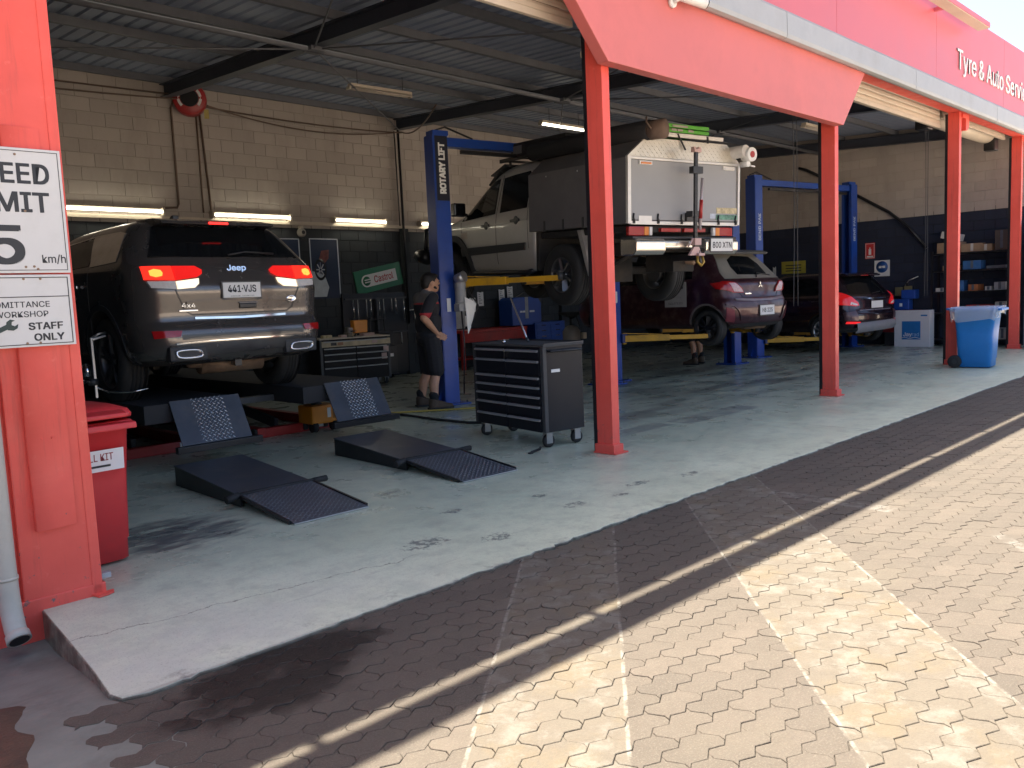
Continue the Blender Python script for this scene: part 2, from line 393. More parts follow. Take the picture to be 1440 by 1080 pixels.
def mat_slab():
    m = bpy.data.materials.new('painted_concrete_floor'); g = G(m)
    c = g.mix(g.ramp(g.noise(.8, 5), .3, .7), (.50, .545, .40), (.575, .62, .46))
    c = g.mix(g.ramp(g.noise(6, 8, .7), .44, .66, 0, .5), c, (.34, .375, .29))
    # bare apron towards the yard: warmer, rougher concrete by the corner
    bare = g.m('MULTIPLY', g.ramp(g.y, 4.7, 3.2), g.ramp(g.x, 3.6, 1.2))
    c = g.mix(g.m('MULTIPLY', bare, g.ramp(g.noise(2.2, 8, .65), .3, .65, .15, .8)), c, (.44, .455, .395))
    c = g.mix(g.ramp(g.noise(28, 8, .75), .45, .68, 0, .35), c, (.36, .39, .31))
    c = g.mix(g.ramp(g.noise(1.7, 7, .7), .52, .72, 0, .45), c, (.34, .37, .30))
    # paint wear: scattered chips
    chips = g.ramp(g.noise(7, 9, .74, None, .4), .665, .69)
    chipzone = g.m('ADD', g.ramp(g.noise(.75, 3), .46, .62), .12, clamp=True)
    c = g.mix(g.m('MULTIPLY', g.m('MULTIPLY', chips, chipzone), .9), c, (.105, .11, .108))
    c = g.mix(g.ramp(g.noise(120, 3, .6), .58, .66, 0, .55), c, (.22, .235, .20))
    cr = g.m('ABSOLUTE', g.m('SUBTRACT', g.m('SUBTRACT', g.y, g.m('MULTIPLY', g.x, -.16)), g.m('ADD', 3.93, g.m('MULTIPLY', g.noise(3.5, 6, .7), .22))))
    c = g.mix(g.m('MULTIPLY', g.ramp(cr, .006, .002), g.m('MULTIPLY', g.ramp(g.x, 2.9, 2.6), .7)), c, (.10, .105, .09))
    for jx in (7.98, 12.55): c = g.mix(g.ramp(g.m('ABSOLUTE', g.m('SUBTRACT', g.x, jx)), .007, .003, 0, .75), c, (.12, .125, .11))
    # fine grit specks and long scratches
    c = g.mix(g.ramp(g.noise(55, 4, .6), .66, .74, 0, .5), c, (.13, .135, .13))
    c = g.mix(g.ramp(g.noise(3.5, 8, .7, g.stretch(.25, 2.2, 1, .35)), .60, .74, 0, .45), c, (.17, .18, .175))
    # rubber scrubbing by the bin
    r1 = g.ell(2.12, 5.22, .62, .62, .85)
    s1 = g.ramp(g.m('ADD', g.noise(3.2, 9, .72, g.stretch(1.1, 3.4, 1, -.25)), g.m('MULTIPLY', r1, .28)), .60, .84)
    c = g.mix(g.m('MULTIPLY', g.m('MULTIPLY', s1, r1), .9), c, (.075, .082, .088))
    # tyre-black working lanes inside the bays
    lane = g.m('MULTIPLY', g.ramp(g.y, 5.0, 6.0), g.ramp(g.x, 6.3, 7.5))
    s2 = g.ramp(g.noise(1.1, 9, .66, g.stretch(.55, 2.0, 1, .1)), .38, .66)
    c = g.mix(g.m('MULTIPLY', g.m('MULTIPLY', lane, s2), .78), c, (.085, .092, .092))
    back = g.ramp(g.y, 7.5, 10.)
    c = g.mix(g.m('MULTIPLY', back, .5), c, (.16, .17, .165))  # whole floor evenly darker towards the back
    for cx, cy, rx, ry in ((8.2, 5.02, .75, .16), (6.85, 5.12, .5, .13)):
        q = g.rect(cx-rx, cx+rx, cy-ry, cy+ry, .02)
        c = g.mix(g.m('MULTIPLY', q, g.ramp(g.noise(3, 7, .7), .3, .6, .15, .7)), c, (.19, .20, .185))
    # a few ragged blots
    for cx, cy, rx, ry in ((3.53, 4.18, .09, .05), (4.2, 4.0, .07, .05), (4.15, 3.62, .10, .06), (4.55, 3.55, .08, .05), (2.95, 3.75, .16, .10), (3.3, 3.5, .12, .07), (4.9, 3.66, .14, .05), (5.4, 3.52, .12, .05), (3.6, 5.0, .12, .07)):
        q = g.ell(cx, cy, rx*1.7, ry*1.7, 1.)
        q = g.ramp(g.m('ADD', g.m('MULTIPLY', q, .24), g.noise(20, 8, .8)), .70, .76)
        c = g.mix(g.m('MULTIPLY', q, .8), c, (.10, .11, .105))
    edge = g.m('ADD', g.m('MULTIPLY', g.ramp(g.y, 3.36, 3.14), g.ramp(g.noise(5, 8, .7), .52, .66, 0, .6)), g.m('MULTIPLY', g.ramp(g.y, 3.135, 3.11), g.m('MULTIPLY', g.ramp(g.x, 5., 2.), .5)), clamp=True)
    c = g.mix(edge, c, (.15, .145, .13))
    c = g.mix(g.m('MULTIPLY', g.ramp(g.z, -.0004, -.004), g.ramp(g.noise(9, 7, .7), .25, .6, .55, 1.)), c, (.085, .074, .056))
    g.L(c, g.b.inputs['Base Color'])
    ro = g.m('ADD', g.ramp(g.noise(2.5, 6), .3, .7, .22, .42), g.m('MULTIPLY', bare, .4))
    ro = g.m('ADD', ro, g.ramp(g.y, 4.6, 3.3, 0, .22), clamp=True)
    g.L(ro, g.b.inputs['Roughness'])
    g.bump(g.m('ADD', g.noise(60, 5), g.m('MULTIPLY', g.noise(5, 4), 2.)), .12, .004)
    return m
SLAB = mat_slab()
PATH = pm('old_concrete', (.150, .160, .138), .85, var=.2, scale=3, bump=.4, dirt=(.08, .075, .066), dirt_amt=.7, dscale=2.5)
DIRT = pm('brown_earth', (.075, .040, .024), .95, var=.25, scale=9, bump=.6)
JOINT = pm('joint_sand', (.068, .058, .046), .95, var=.3, scale=20)
YARD = pm('far_yard', (.42, .36, .30), .9, var=.12, scale=.5)

tag(quick('ground', YARD, None, lambda b: b.add([(-300,-300,-.24),(300,-300,-.24),(300,300,-.24),(-300,300,-.24)], [(0,1,2,3)])), kind='structure')
# forecourt: bed + pavers one by one
yard = tag(quick('forecourt_paving', [JOINT, YARD], None, lambda b: (
    b.add([(.93,-1.6,-.0185),(16,-1.6,-.0185),(16,3.32,-.0185),(1.06,3.32,-.0185),(1.0,3.11,-.0185),(.93,3.09,-.0185)], [(0,1,2,3,4,5)]),
    b.add([(16,-1.6,-.016),(60,-1.6,-.016),(60,3.32,-.016),(16,3.32,-.016)], [(0,1,2,3)], 1),
    b.add([(-60,-60,-.016),(60,-60,-.016),(60,-1.6,-.016),(-60,-1.6,-.016)], [(0,1,2,3)], 1),
    b.add([(-60,-1.6,-.02),(-6,-1.6,-.02),(-6,3.6,-.02),(-60,3.6,-.02)], [(0,1,2,3)], 1))), kind='structure')
def slab_edge(x): return 3.10+.0085*(x-1)
PL, PW = .205, .1025
def paver_outline():
    a, b, gap = .0130, .0105, .0024
    pts = []
    zig = [(0, 0), (.125, a), (.375, -a), (.625, a), (.875, -a)]
    gz = [(0, 0), (.25, b), (.75, -b)]
    L, W = PL, PW
    for t, o in zig: pts.append((t*L, o))
    for t, o in gz: pts.append((L+o, t*W))
    for t, o in reversed(zig[1:]+[(1, 0)]): pts.append((t*L, W+o))
    for t, o in reversed(gz[1:]+[(1, 0)]): pts.append((o, t*W))
    return [Vector((p[0]-L/2, p[1]-W/2)) for p in pts]
OUT = paver_outline()
def inset(poly, d):
    n = len(poly); r = []
    for i in range(n):
        e0 = (poly[i]-poly[i-1]).normalized(); e1 = (poly[(i+1) % n]-poly[i]).normalized()
        n0 = Vector((-e0.y, e0.x)); n1 = Vector((-e1.y, e1.x)); k = (n0+n1); k /= max(.4, k.dot(n0))
        r.append(poly[i]+k*d)
    return r
O_LOW, O_MID, O_TOP = inset(OUT, .0008), inset(OUT, .0010), inset(OUT, .0030)
PANG = R(1.5)
ca, sa = math.cos(PANG), math.sin(PANG)
pav = []
for r in range(-26, 52):
    for k in range(-6, 84):
        u = k*PL+(r % 2)*PL/2; v = r*PW-.6
        x, y = 1.0+u*ca-v*sa, u*sa+v*ca
        if not (.90 < x < 15.9 and -1.55 < y < 3.3): continue
        if y > slab_edge(x)+.03: continue
        if x > 14 and y < 0: continue
        pav.append((x, y))
rp = random.Random(3)
def paver_geo(x, y):
    rz = PANG+rp.uniform(-.012, .012); c, s = math.cos(rz), math.sin(rz)
    tx, ty, dz = rp.uniform(-.008, .008), rp.uniform(-.008, .008), rp.uniform(-.0016, .0016)
    n = len(OUT); vs = []
    for poly, z in ((O_LOW, -.03), (O_MID, -.0145), (O_TOP, -.0125)):
        for p in poly: vs.append((x+p.x*c-p.y*s, y+p.x*s+p.y*c, z+dz+tx*p.x+ty*p.y))
    fs = [tuple(range(2*n, 3*n))]
    for q in range(2):
        for i in range(n): fs.append((q*n+i, q*n+(i+1) % n, (q+1)*n+(i+1) % n, (q+1)*n+i))
    return vs, fs
def paver_mesh(name, items):
    vs, fs, tn = [], [], []
    for x, y in items:
        v, f = paver_geo(x, y); k = len(vs); vs += v; fs += [[k+i for i in q] for q in f]
        t = min(1, max(0, rp.gauss(.5, .24))); tn += [t]*len(f)
    me = bpy.data.meshes.new(name); me.from_pydata(vs, [], fs); me.materials.append(PAVER)
    at = me.attributes.new('tone', 'FLOAT', 'FACE'); at.data.foreach_set('value', tn); me.update()
    return link(bpy.data.objects.new(name, me), yard)
def inview(x, y):
    d = Vector((x, y, -.03))-Vector((0, 0, 1.4)); z = d.dot(fw)
    if z < .1: return False
    return abs(d.dot(rt)/z*FPX) < 740 and abs(d.dot(up)/z*FPX) < 560
pav.sort(key=lambda p: (not inview(*p), p[0]**2+p[1]**2))
for p in pav[:300]: paver_mesh('paver', [p])
tag(paver_mesh('paver_field', pav[300:]), kind='stuff')
# concrete apron / slab
def slab():
    rj = random.Random(5); top = []
    x = 1.0
    top.append((1.13, 4.75)); top.append((1.10, 4.4)); top.append((1.06, 3.9)); top.append((1.02, 3.45)); top.append((.99, 3.2)); top.append((1.01, 3.125))
    x = 1.10
    while x < 19.9:
        top.append((x, slab_edge(x)+rj.gauss(0, .006)+.008*noise.noise((x*2.3, 0, 0)))); x += rj.uniform(.025, .07) if x < 9 else .3
    top += [(19.9, 13.5), (.6, 13.5), (.6, 4.75)]
    n = len(top); P = [Vector(p) for p in top]
    ins = []
    ins = inset(P, .006)
    vs = [(p.x, p.y, -.2) for p in P]+[(p.x, p.y, -.007) for p in P]+[(p.x, p.y, 0) for p in ins]
    fs = [tuple(range(2*n, 3*n))]
    for q in range(2):
        for i in range(n): fs.append((q*n+i, q*n+(i+1) % n, (q+1)*n+(i+1) % n, (q+1)*n+i))
    mb = MB().add(vs, fs)
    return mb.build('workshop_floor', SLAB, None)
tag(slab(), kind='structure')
def path(b):
    xs = [-6+i*.3 for i in range(23)]+[.8, .88, .96, 1.06, 1.08, 1.2]; ys = [-1.6+i*.25 for i in range(27)]
    n = len(ys); vs = []
    for x in xs:
        for y in ys:
            t = min(1, max(0, (y-3.05)/1.3)); z = -.0145-.132*t*t*(3-2*t)
            if x > 1.07 and y < 3.12: z = -.05
            vs.append((x, y, z+(.006 if x < .8 or y > 3.3 else .0012)*noise.noise((x*3, y*3, 0))))
    b.add(vs, [(i*n+j, (i+1)*n+j, (i+1)*n+j+1, i*n+j+1) for i in range(len(xs)-1) for j in range(n-1)], 0, True)
tag(quick('concrete_path', PATH, None, path), kind='structure')
def dirt(b):
    rj = random.Random(9); rows = []
    ys = [-.8+i*.04 for i in range(114)]
    for y in ys:
        xe = .72+.05*math.sin(y*4)+.05*noise.noise((y*6, 1, 0))+.025*noise.noise((y*19, 2, 0))
        if y > 3.45: xe = .74-(y-3.45)*3.4
        t = min(1, max(0, (y-3.05)/1.3)); z = -.022-.125*t*t*(3-2*t)
        rows.append([(x, y, z+.028-(.035 if k == 8 else .012 if k == 7 else 0)+.012*noise.noise((x*5, y*5, 3))) for k, x in enumerate([-5+(xe+5)*q for q in (0, .3, .6, .8, .9, .95, .98, .992, 1)])])
    m = 9; vs = [p for r in rows for p in r]
    b.add(vs, [(i*m+j, i*m+j+1, (i+1)*m+j+1, (i+1)*m+j) for i in range(len(rows)-1) for j in range(m-1)], 0, True)
tag(quick('bare_earth', DIRT, None, dirt), kind='structure')

# ================================================================== BUILDING
bld = thing('workshop_building', 'red steel framed tyre workshop with open bays and block walls', 'building')
def zr(y): return 4.25+.058*(y-4.6)          # underside of the rafters
BLOCKL = mat_block('painted_block_cream', (.40, .355, .315), (.29, .25, .215), .07)
BLOCKD = mat_block('painted_block_charcoal', (.038, .044, .049), (.024, .027, .030), .12)
BLOCKN = mat_block('painted_block_navy', (.019, .025, .048), (.013, .016, .028), .12)
MORTL = pm('mortar_cream', (.34, .305, .265), .9); MORTD = pm('mortar_charcoal', (.02, .023, .026), .9)
def block_mesh(l, h, mat):
    x, z, e, d = l/2-.0025, h/2-.0025, .005, .008
    vs = [(-x, d, -z), (x, d, -z), (x, d, z), (-x, d, z), (-x+e, 0, -z+e), (x-e, 0, -z+e), (x-e, 0, z-e), (-x+e, 0, z-e)]
    fs = [(4, 5, 6, 7), (0, 1, 5, 4), (1, 2, 6, 5), (2, 3, 7, 6), (3, 0, 4, 7)]
    me = bpy.data.meshes.new('block'); me.from_pydata(vs, [], fs); me.materials.append(mat); me.update(); return me, vs, fs
CACHE = {}
def block_wall(name, length, height, dark_to, matD, place, quota, score, nopart):
    """wall in local x (length) / z, face at y=0 looking -y; place = 4x4 matrix"""
    w_ = MB().bb(0, length, .006, .18, -.1, dark_to, 1).bb(0, length, .006, .18, dark_to, height, 0).build(name, [MORTL, MORTD], bld)
    w_.matrix_world = place
    cells = []; r = 0; z = 0.
    while z < height-.02:
        h = min(.2, height-z); x = -.2*(r % 2)
        while x < length:
            a, b_ = max(0, x), min(length, x+.4)
            if b_-a > .05: cells.append((a, b_, z, h, z+h/2 < dark_to))
            x += .4
        z += .2; r += 1
    cells.sort(key=lambda c: -score(c))
    J = {0: MB(), 1: MB()}
    for i, (a, b_, z, h, dk) in enumerate(cells):
        key = (round(b_-a, 3), round(h, 3), dk, matD.name)
        if key not in CACHE: CACHE[key] = block_mesh(b_-a, h, matD if dk else BLOCKL)
        me, vs, fs = CACHE[key]
        c = Vector(((a+b_)/2, 0, z+h/2))
        if i < quota:
            o = bpy.data.objects.new('block', me); link(o, w_); o.location = c
        else:
            J[0].add([Vector(v)+c for v in vs], fs, 1 if dk else 0)
    if J[0].f: tag(J[0].build('block_courses', [BLOCKL, matD], w_, fixn=False), kind='stuff')
    return w_
def s_back(c):
    x = .6+(c[0]+c[1])/2; z = c[2]
    return (4.2 < x < 10.6)*10+(z > 1.9)*5+(c[1]-c[0])-abs(x-7.4)*.3-abs(z-3.2)*.2
block_wall('back_wall', 19.0, 5.1, 2.86, BLOCKD, Matrix.Translation((.6, 13.2, 0)), 245, s_back, 0)
def s_end(c):
    y = 13.2-(c[0]+c[1])/2; z = c[2]
    return (z > 2.8)*5+(5 < y < 8.6)*4+(c[1]-c[0])-abs(z-3.4)
block_wall('end_wall', 8.7, 5.1, 2.88, BLOCKN, Matrix.Translation((19.4, 13.2, 0)) @ Matrix.Rotation(-PI/2, 4, 'Z'), 55, s_end, 0)
MB().bb(.6, .78, 4.7, 13.2, -.1, 2.86, 1).bb(.6, .78, 4.7, 13.2, 2.86, 5.1, 1).build('party_wall', [BLOCKL, BLOCKD], bld)
box('wall_ledge', (10.0, 13.17, 2.885), (18.8, .05, .06), CREAM, bld, .004)
# front wall left of the pier
MB().bb(-10, .72, 4.56, 4.72, -.25, 4.1).build('front_wall', RED, bld)
# corner pier
def pier(b):
    b.bb(.72, 1.385, 4.44, 4.72, -.2, 4.3)
    b.bb(1.335, 1.385, 4.40, 4.44, -.0, 4.1)
    b.bb(1.03, 1.385, 4.405, 4.437, .002, 4.1)
    b.bb(1.0, 1.40, 4.40, 4.75, -.15, .06)
pp = quick('corner_pier', RED, bld, pier, .006)
def guard(b):
    n = 60; P = []
    for i in range(n):
        z = .39+1.9*i/(n-1); bend = .022*math.exp(-((z-.55)/.16)**2)+.010*math.sin(z*7)
        P.append((1.115-.012*math.sin(z*2.), z, bend))
    for i in range(n-1):
        (x0, z0, b0), (x1, z1, b1) = P[i], P[i+1]
        for (xa, xb, o0, o1) in ((0, 1.27, 0, 1), (1.27, 1.34, 1, 1)):
            pass
        vs = [(x0, 4.372-b0, z0), (1.29, 4.392, z0), (1.29, 4.392, z1), (x1, 4.372-b1, z1),
              (x0, 4.404, z0), (x1, 4.404, z1)]
        b.add(vs, [(0, 1, 2, 3), (4, 0, 3, 5)], 0, True)
    x0, z0, b0 = P[0]
    b.add([(x0, 4.372-b0, z0), (1.29, 4.392, z0), (x0, 4.404, z0)], [(0, 1, 2)])
quick('guard_plate', RED, pp, guard, label='bent red guard plate, dented at its lower edge')
for zz in (.62, .66):
    pass
for xx in (1.17, 1.215): quick('rivet', RED, pp, lambda b: b.cyl((xx, 4.386, .83), (xx, 4.376, .83), .006, .004, 8))
MB().prism([(1.33, 4.40), (1.435, 4.405), (1.425, 4.37), (1.39, 4.35), (1.345, 4.345)], 'xy', .0025, .012).build('paint_flap', RED, pp)
MB().bb(1.388, 1.435, 4.42, 4.46, .072, .098).build('bare_patch', TRIMGREY, pp)
# downpipe
dp = quick('downpipe', pm('pvc_pipe', (.47, .43, .36), .5, var=.1, dirt=(.22, .18, .13), dirt_amt=.5), bld, lambda b: (
    b.tube([(.945, 4.335, 3.9), (.95, 4.335, .30), (.952, 4.333, .14), (.954, 4.322, .05), (.956, 4.295, -.02), (.958, 4.25, -.066)], .046, 22)))
MB().lathe([(.046, -.04), (.052, -.035), (.053, .0), (.047, .002), (.042, -.012)], 26, 0, Matrix.Translation((.958, 4.25, -.066)) @ Vector((.002, -.045, -.046)).to_track_quat('Z', 'Y').to_matrix().to_4x4(), 'z').build('pipe_socket', MATS['pvc_pipe'], dp)
quick('pipe_mouth', BLACK, dp, lambda b: b.cyl((.958, 4.25, -.066), (.9581, 4.2482, -.0679), .0425, .0425, 22))
quick('pipe_clip', MATS['pvc_pipe'], dp, lambda b: (b.cyl((.952, 4.335, .205), (.952, 4.335, .22), .0495, .0495, 22)))
# bay columns
COLX = [5.73, 10.24, 14.84, 18.45]
for i, x in enumerate(COLX):
    top = 4.1 if i else 4.1
    c_ = quick('bay_column', RED, bld, lambda b: (b.bb(x-.05, x+.05, 4.50, 4.672, .0, top)), .004)
    quick('foot', RED, c_, lambda b: (b.bb(x-.068, x+.068, 4.475, 4.69, .002, .085)), .006)
    quick('base_plate', RED, c_, lambda b: b.bb(x-.075, x+.11, 4.455, 4.70, .002, .014))
    quick('door_guide', BLACK, c_, lambda b: (b.bb(x-.045, x-.03, 4.675, 4.715, 0, 4.05), b.bb(x+.03, x+.045, 4.675, 4.715, 0, 4.05), b.bb(x-.03, x+.03, 4.69, 4.70, 0, 4.05)))
    for s in (-1, 1):
        quick('anchor_bolt', STEELD, c_, lambda b: b.cyl((x+.088, 4.58+.07*s, .012), (x+.088, 4.58+.07*s, .04), .009, .009, 6, smooth=False))
quick('bracket', RED, bld, lambda b: b.prism([(14.89, 4.05), (15.2, 4.05), (15.2, 3.86), (15.14, 3.80), (15.05, 3.80), (15.05, 3.98), (14.89, 3.98)], 'xz', 4.48, 4.6), .004)
# beam over the bays, soffit, gutter trim and sign fascia
quick('front_beam', RED, bld, lambda b: b.bb(-10, 19.5, 4.44, 4.66, 4.06, 4.5), .005)
MB().bb(-10, 19.6, 4.37, 4.44, 4.10, 4.13).build('soffit', RED, bld)
x = -10.
gm = MB().prism([(4.305, 3.98), (4.26, 3.99), (4.25, 4.03), (4.255, 4.24), (4.275, 4.272), (4.30, 4.272), (4.37, 4.26), (4.37, 4.0)], 'yz', 0, 3.69)
g0 = None
while x < 19.4:
    if g0 is None: g0 = o = gm.build('gutter_trim', TRIMGREY, bld, .003)
    else: o = g0.copy(); COL.objects.link(o)
    o.location.x = x; x += 3.7
x = -10.; p0 = None
while x < 19.4:
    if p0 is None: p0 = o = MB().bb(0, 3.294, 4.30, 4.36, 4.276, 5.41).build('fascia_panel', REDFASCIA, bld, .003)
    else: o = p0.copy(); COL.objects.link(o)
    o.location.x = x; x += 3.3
MB().bb(-10, 19.6, 4.362, 4.40, 4.14, 5.30).build('fascia_frame', STEELD, bld)
text('sign_lettering', 'Tyre & Auto Service', .565, TXTWHITE, bld, (13.95, 4.290, 4.70), (1, 0, 0), (0, 0, 1), .006, 'LEFT', 1.10, bold=.0035)
# slim hood standing off the fascia top; a gap behind it lets a strip of sun through
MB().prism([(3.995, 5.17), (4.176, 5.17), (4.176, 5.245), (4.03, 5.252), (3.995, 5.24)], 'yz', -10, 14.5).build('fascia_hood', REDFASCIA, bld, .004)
MB().bb(-10, 14.495, 4.005, 4.165, 5.160, 5.1695).build('hood_lining', CREAM, bld)
x = -8.3
while x < 14.4:
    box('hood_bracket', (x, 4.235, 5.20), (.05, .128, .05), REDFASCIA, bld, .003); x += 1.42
# bulkhead board over the second bay
def bulk(b):
    P = [(5.60, 3.30), (10.12, 3.30), (10.80, 4.06), (4.86, 4.06)]
    b.prism(P, 'xz', 4.36, 4.475)
quick('bulkhead_board', pm('bulkhead_paint', (.60, .150, .135), .5, var=.05, scale=1.5, bump=.05, dirt=(.46, .12, .105), dirt_amt=.45, dscale=1.1), bld, bulk, .006)
# roller doors, wound up: the lowest slats still show
SLATM = MB().prism([(0, 0), (-.012, .012), (-.014, .045), (-.004, .070), (.004, .074), (.006, .004)], 'yz', 0, 1.0)
def roller(x0, x1, zb, n, y=4.80, chain=True):
    d = MB().cyl((x0, 5.05, 4.16), (x1, 5.05, 4.16), .19, .19, 24).build('roller_door', CREAM, bld)
    sm = None
    for k in range(n):
        if sm is None: sm = o = SLATM.build('slat', CREAM, d)
        else: o = sm.copy(); COL.objects.link(o)
        o.location = (x0, y, zb+.06+k*.0755); o.scale = (x1-x0, 1, 1)
    box('bottom_rail', ((x0+x1)/2, y, zb+.03), (x1-x0, .045, .055), CREAM, d, .004)
    box('drive_unit', (x1-.16, 4.98, 3.98), (.24, .2, .30), BLACK, d, .02)
    b = MB()
    for q in range(2) if chain else ():
        xx = x1-.22+q*.12; n_ = 42
        pts = []
        for k in range(n_):
            t = k/(n_-1); pts.append((xx+.10*q*0+(.12-.12*q)*math.sin(t*PI)*.3, 4.93, 3.9-t*2.75))
        b.tube(pts, .0045, 5)
    if chain: b.build('hand_chain', STEELD, d)
roller(1.45, 5.66, 3.68, 6, chain=False); roller(5.80, 10.17, 3.46, 8); roller(10.31, 14.77, 3.84, 6); roller(14.91, 18.38, 4.02, 4, chain=False)
# roof: trough sheets on purlins on rafters
ROOFM = pm('roof_underside_steel', (.26, .305, .40), .5, .15, var=.12, scale=2)
PURL = pm('purlin_steel', (.135, .14, .155), .55, .2, var=.1)
RAFT = pm('rafter_steel', (.055, .062, .082), .5, .2, var=.1)
SHW = .76
def sheet(b):
    pr = []
    for k in range(4):
        x0 = k*.19; pr += [(x0, 0), (x0+.11, 0), (x0+.132, .02), (x0+.168, .02)]
    pr.append((.76, 0)); n = len(pr)
    vs = [(x, 4.42, zr(4.42)+.305+z) for x, z in pr]+[(x, 13.45, zr(13.45)+.305+z) for x, z in pr]
    b.add(vs, [(i, i+1, n+i+1, n+i) for i in range(n-1)])
s0 = None; x = -10
while x < 19.6:
    if s0 is None: s0 = o = quick('roof_sheet', ROOFM, bld, sheet)
    else: o = s0.copy(); COL.objects.link(o)
    o.location.x = x; x += SHW
for k in range(8):
    y = 4.75+k*1.19
    quick('purlin', PURL, bld, lambda b: b.prism([(y, zr(y)+.205), (y+.06, zr(y)+.205), (y+.06, zr(y)+.222), (y+.006, zr(y)+.222), (y+.006, zr(y)+.292), (y+.06, zr(y)+.292), (y+.06, zr(y)+.304), (y, zr(y)+.304)], 'yz', -10, 19.4))
for x in (1.15, 5.73, 10.24, 14.84, 19.25):
    def raf(b):
        for z0, z1, hw in ((0, .014, .075), (.186, .20, .075), (.014, .186, .006)):
            vs = []
            for y in (4.66, 13.19):
                for xx, zz in ((x-hw, z0), (x+hw, z0), (x+hw, z1), (x-hw, z1)): vs.append((xx, y, zr(y)+zz))
            b.add(vs, [(3, 2, 1, 0), (4, 5, 6, 7), (0, 1, 5, 4), (1, 2, 6, 5), (2, 3, 7, 6), (3, 0, 4, 7)])
    rf = quick('rafter', RAFT, bld, raf)
    if 2 < x < 19: quick('back_post', BLOCKD, bld, lambda b: b.bb(x-.075, x+.075, 13.10, 13.195, 0, 2.85)); 
quick('strut', PURL, bld, lambda b: b.cyl((.8, 8.9, zr(8.9)-.03), (19.4, 8.9, zr(8.9)-.03), .035, .035, 12))
for x in (5.73, 10.24, 14.84): quick('gusset', PURL, bld, lambda b: b.box((x, 8.9, zr(8.9)-.03), (.2, .2, .05)), .005)
for (a, c) in (((5.73, 8.9), (10.24, 13.1)), ((5.73, 8.9), (1.2, 13.1)), ((5.73, 8.9), (3.6, 4.7)), ((5.73, 8.9), (8.2, 4.7)), ((10.24, 8.9), (14.84, 13.1)), ((10.24, 8.9), (7.9, 4.7)), ((10.24, 8.9), (13.4, 4.7)), ((14.84, 8.9), (12.3, 4.7)), ((14.84, 8.9), (19.2, 13.1))):
    quick('brace_rod', PURL, bld, lambda b: b.cyl((a[0], a[1], zr(a[1])-.02), (c[0], c[1], zr(c[1])-.02), .011, .011, 8))
# conduits and cables on the walls
PIPEB = pm('brown_conduit', (.13, .085, .06), .6)
quick('conduit', PIPEB, bld, lambda b: b.tube([(5.98, 13.16, 4.72), (5.84, 13.165, 4.70), (5.80, 13.165, 4.6), (5.80, 13.165, 3.12), (5.77, 13.165, 3.06), (5.55, 13.165, 3.05)], .018, 8))
quick('conduit', PIPEB, bld, lambda b: b.tube([(6.20, 13.165, 4.55), (6.20, 13.165, 3.0)], .014, 8))
quick('conduit', PIPEB, bld, lambda b: b.tube([(6.26, 13.165, 4.55), (6.34, 13.165, 2.9), (6.34, 13.165, 1.6)], .018, 8))
quick('conduit', BLACK, bld, lambda b: b.tube([(10.17, 13.07, 4.72), (10.19, 13.07, 1.0)], .025, 8))
quick('conduit', BLACK, bld, lambda b: b.tube([(10.10, 13.1, 4.70), (10.12, 13.1, 2.9)], .012, 8))
def sag(p, q, d, n=16): return [Vector(p).lerp(Vector(q), k/(n-1))-Vector((0, 0, d*4*(k/(n-1))*(1-k/(n-1)))) for k in range(n)]
for p, q, d in (((1.2, 13.0, 4.6), (5.95, 13.0, 4.72), .05), ((1.2, 13.0, 4.72), (5.95, 13.0, 4.78), .02), ((6.1, 13.0, 4.72), (10.2, 13.0, 4.68), .22), ((6.1, 13.0, 4.66), (10.2, 13.0, 4.66), .06), ((10.2, 13.0, 4.68), (7.4, 8.66, 4.0), .15)):
    quick('cable', PIPEB, bld, lambda b: b.tube(sag(p, q, d), .012, 6))
quick('exhaust_hose_pipe', BLACK, bld, lambda b: b.tube([(19.3, 9.4, 4.2), (19.3, 9.2, 4.12), (19.3, 8.9, 3.95), (19.3, 7.3, 2.95), (19.3, 6.9, 2.6), (19.3, 6.5, 2.1)], .035, 8))
# ================================================================== VEHICLES
GLASS = pm('tinted_glass', (.006, .007, .008), .06, var=0, rvar=.03, spec=.22)
GLASSG = pm('cab_glass_reflection', (.035, .042, .038), .05, var=.1, rvar=.03, coat=.5)
LENSR = pm('red_lens', (.34, .008, .010), .15, var=.05, coat=.6)
LENSC = pm('clear_lens', (.62, .60, .58), .12, var=.1, scale=40, coat=.6)
LENSA = pm('amber_lens', (.65, .20, .02), .15, var=.05, coat=.6)
UNDER = pm('underbody', (.022, .021, .020), .8, var=.3, dirt=(.07, .05, .035), dirt_amt=.5)
RUSTY = pm('exhaust_steel', (.26, .17, .11), .55, .5, var=.3, scale=9)
DKPLASTIC = pm('grey_plastic', (.03, .031, .033), .55, var=.1)
PLATE = pm('number_plate', (.66, .66, .64), .4, var=.03)
def lerp_row(rows, z, k):
    if z <= rows[0][0]: return rows[0][k]
    for a, b in zip(rows, rows[1:]):
        if z <= b[0]:
            t = (z-a[0])/max(1e-6, b[0]-a[0]); return a[k]+(b[k]-a[k])*t
    return rows[-1][k]
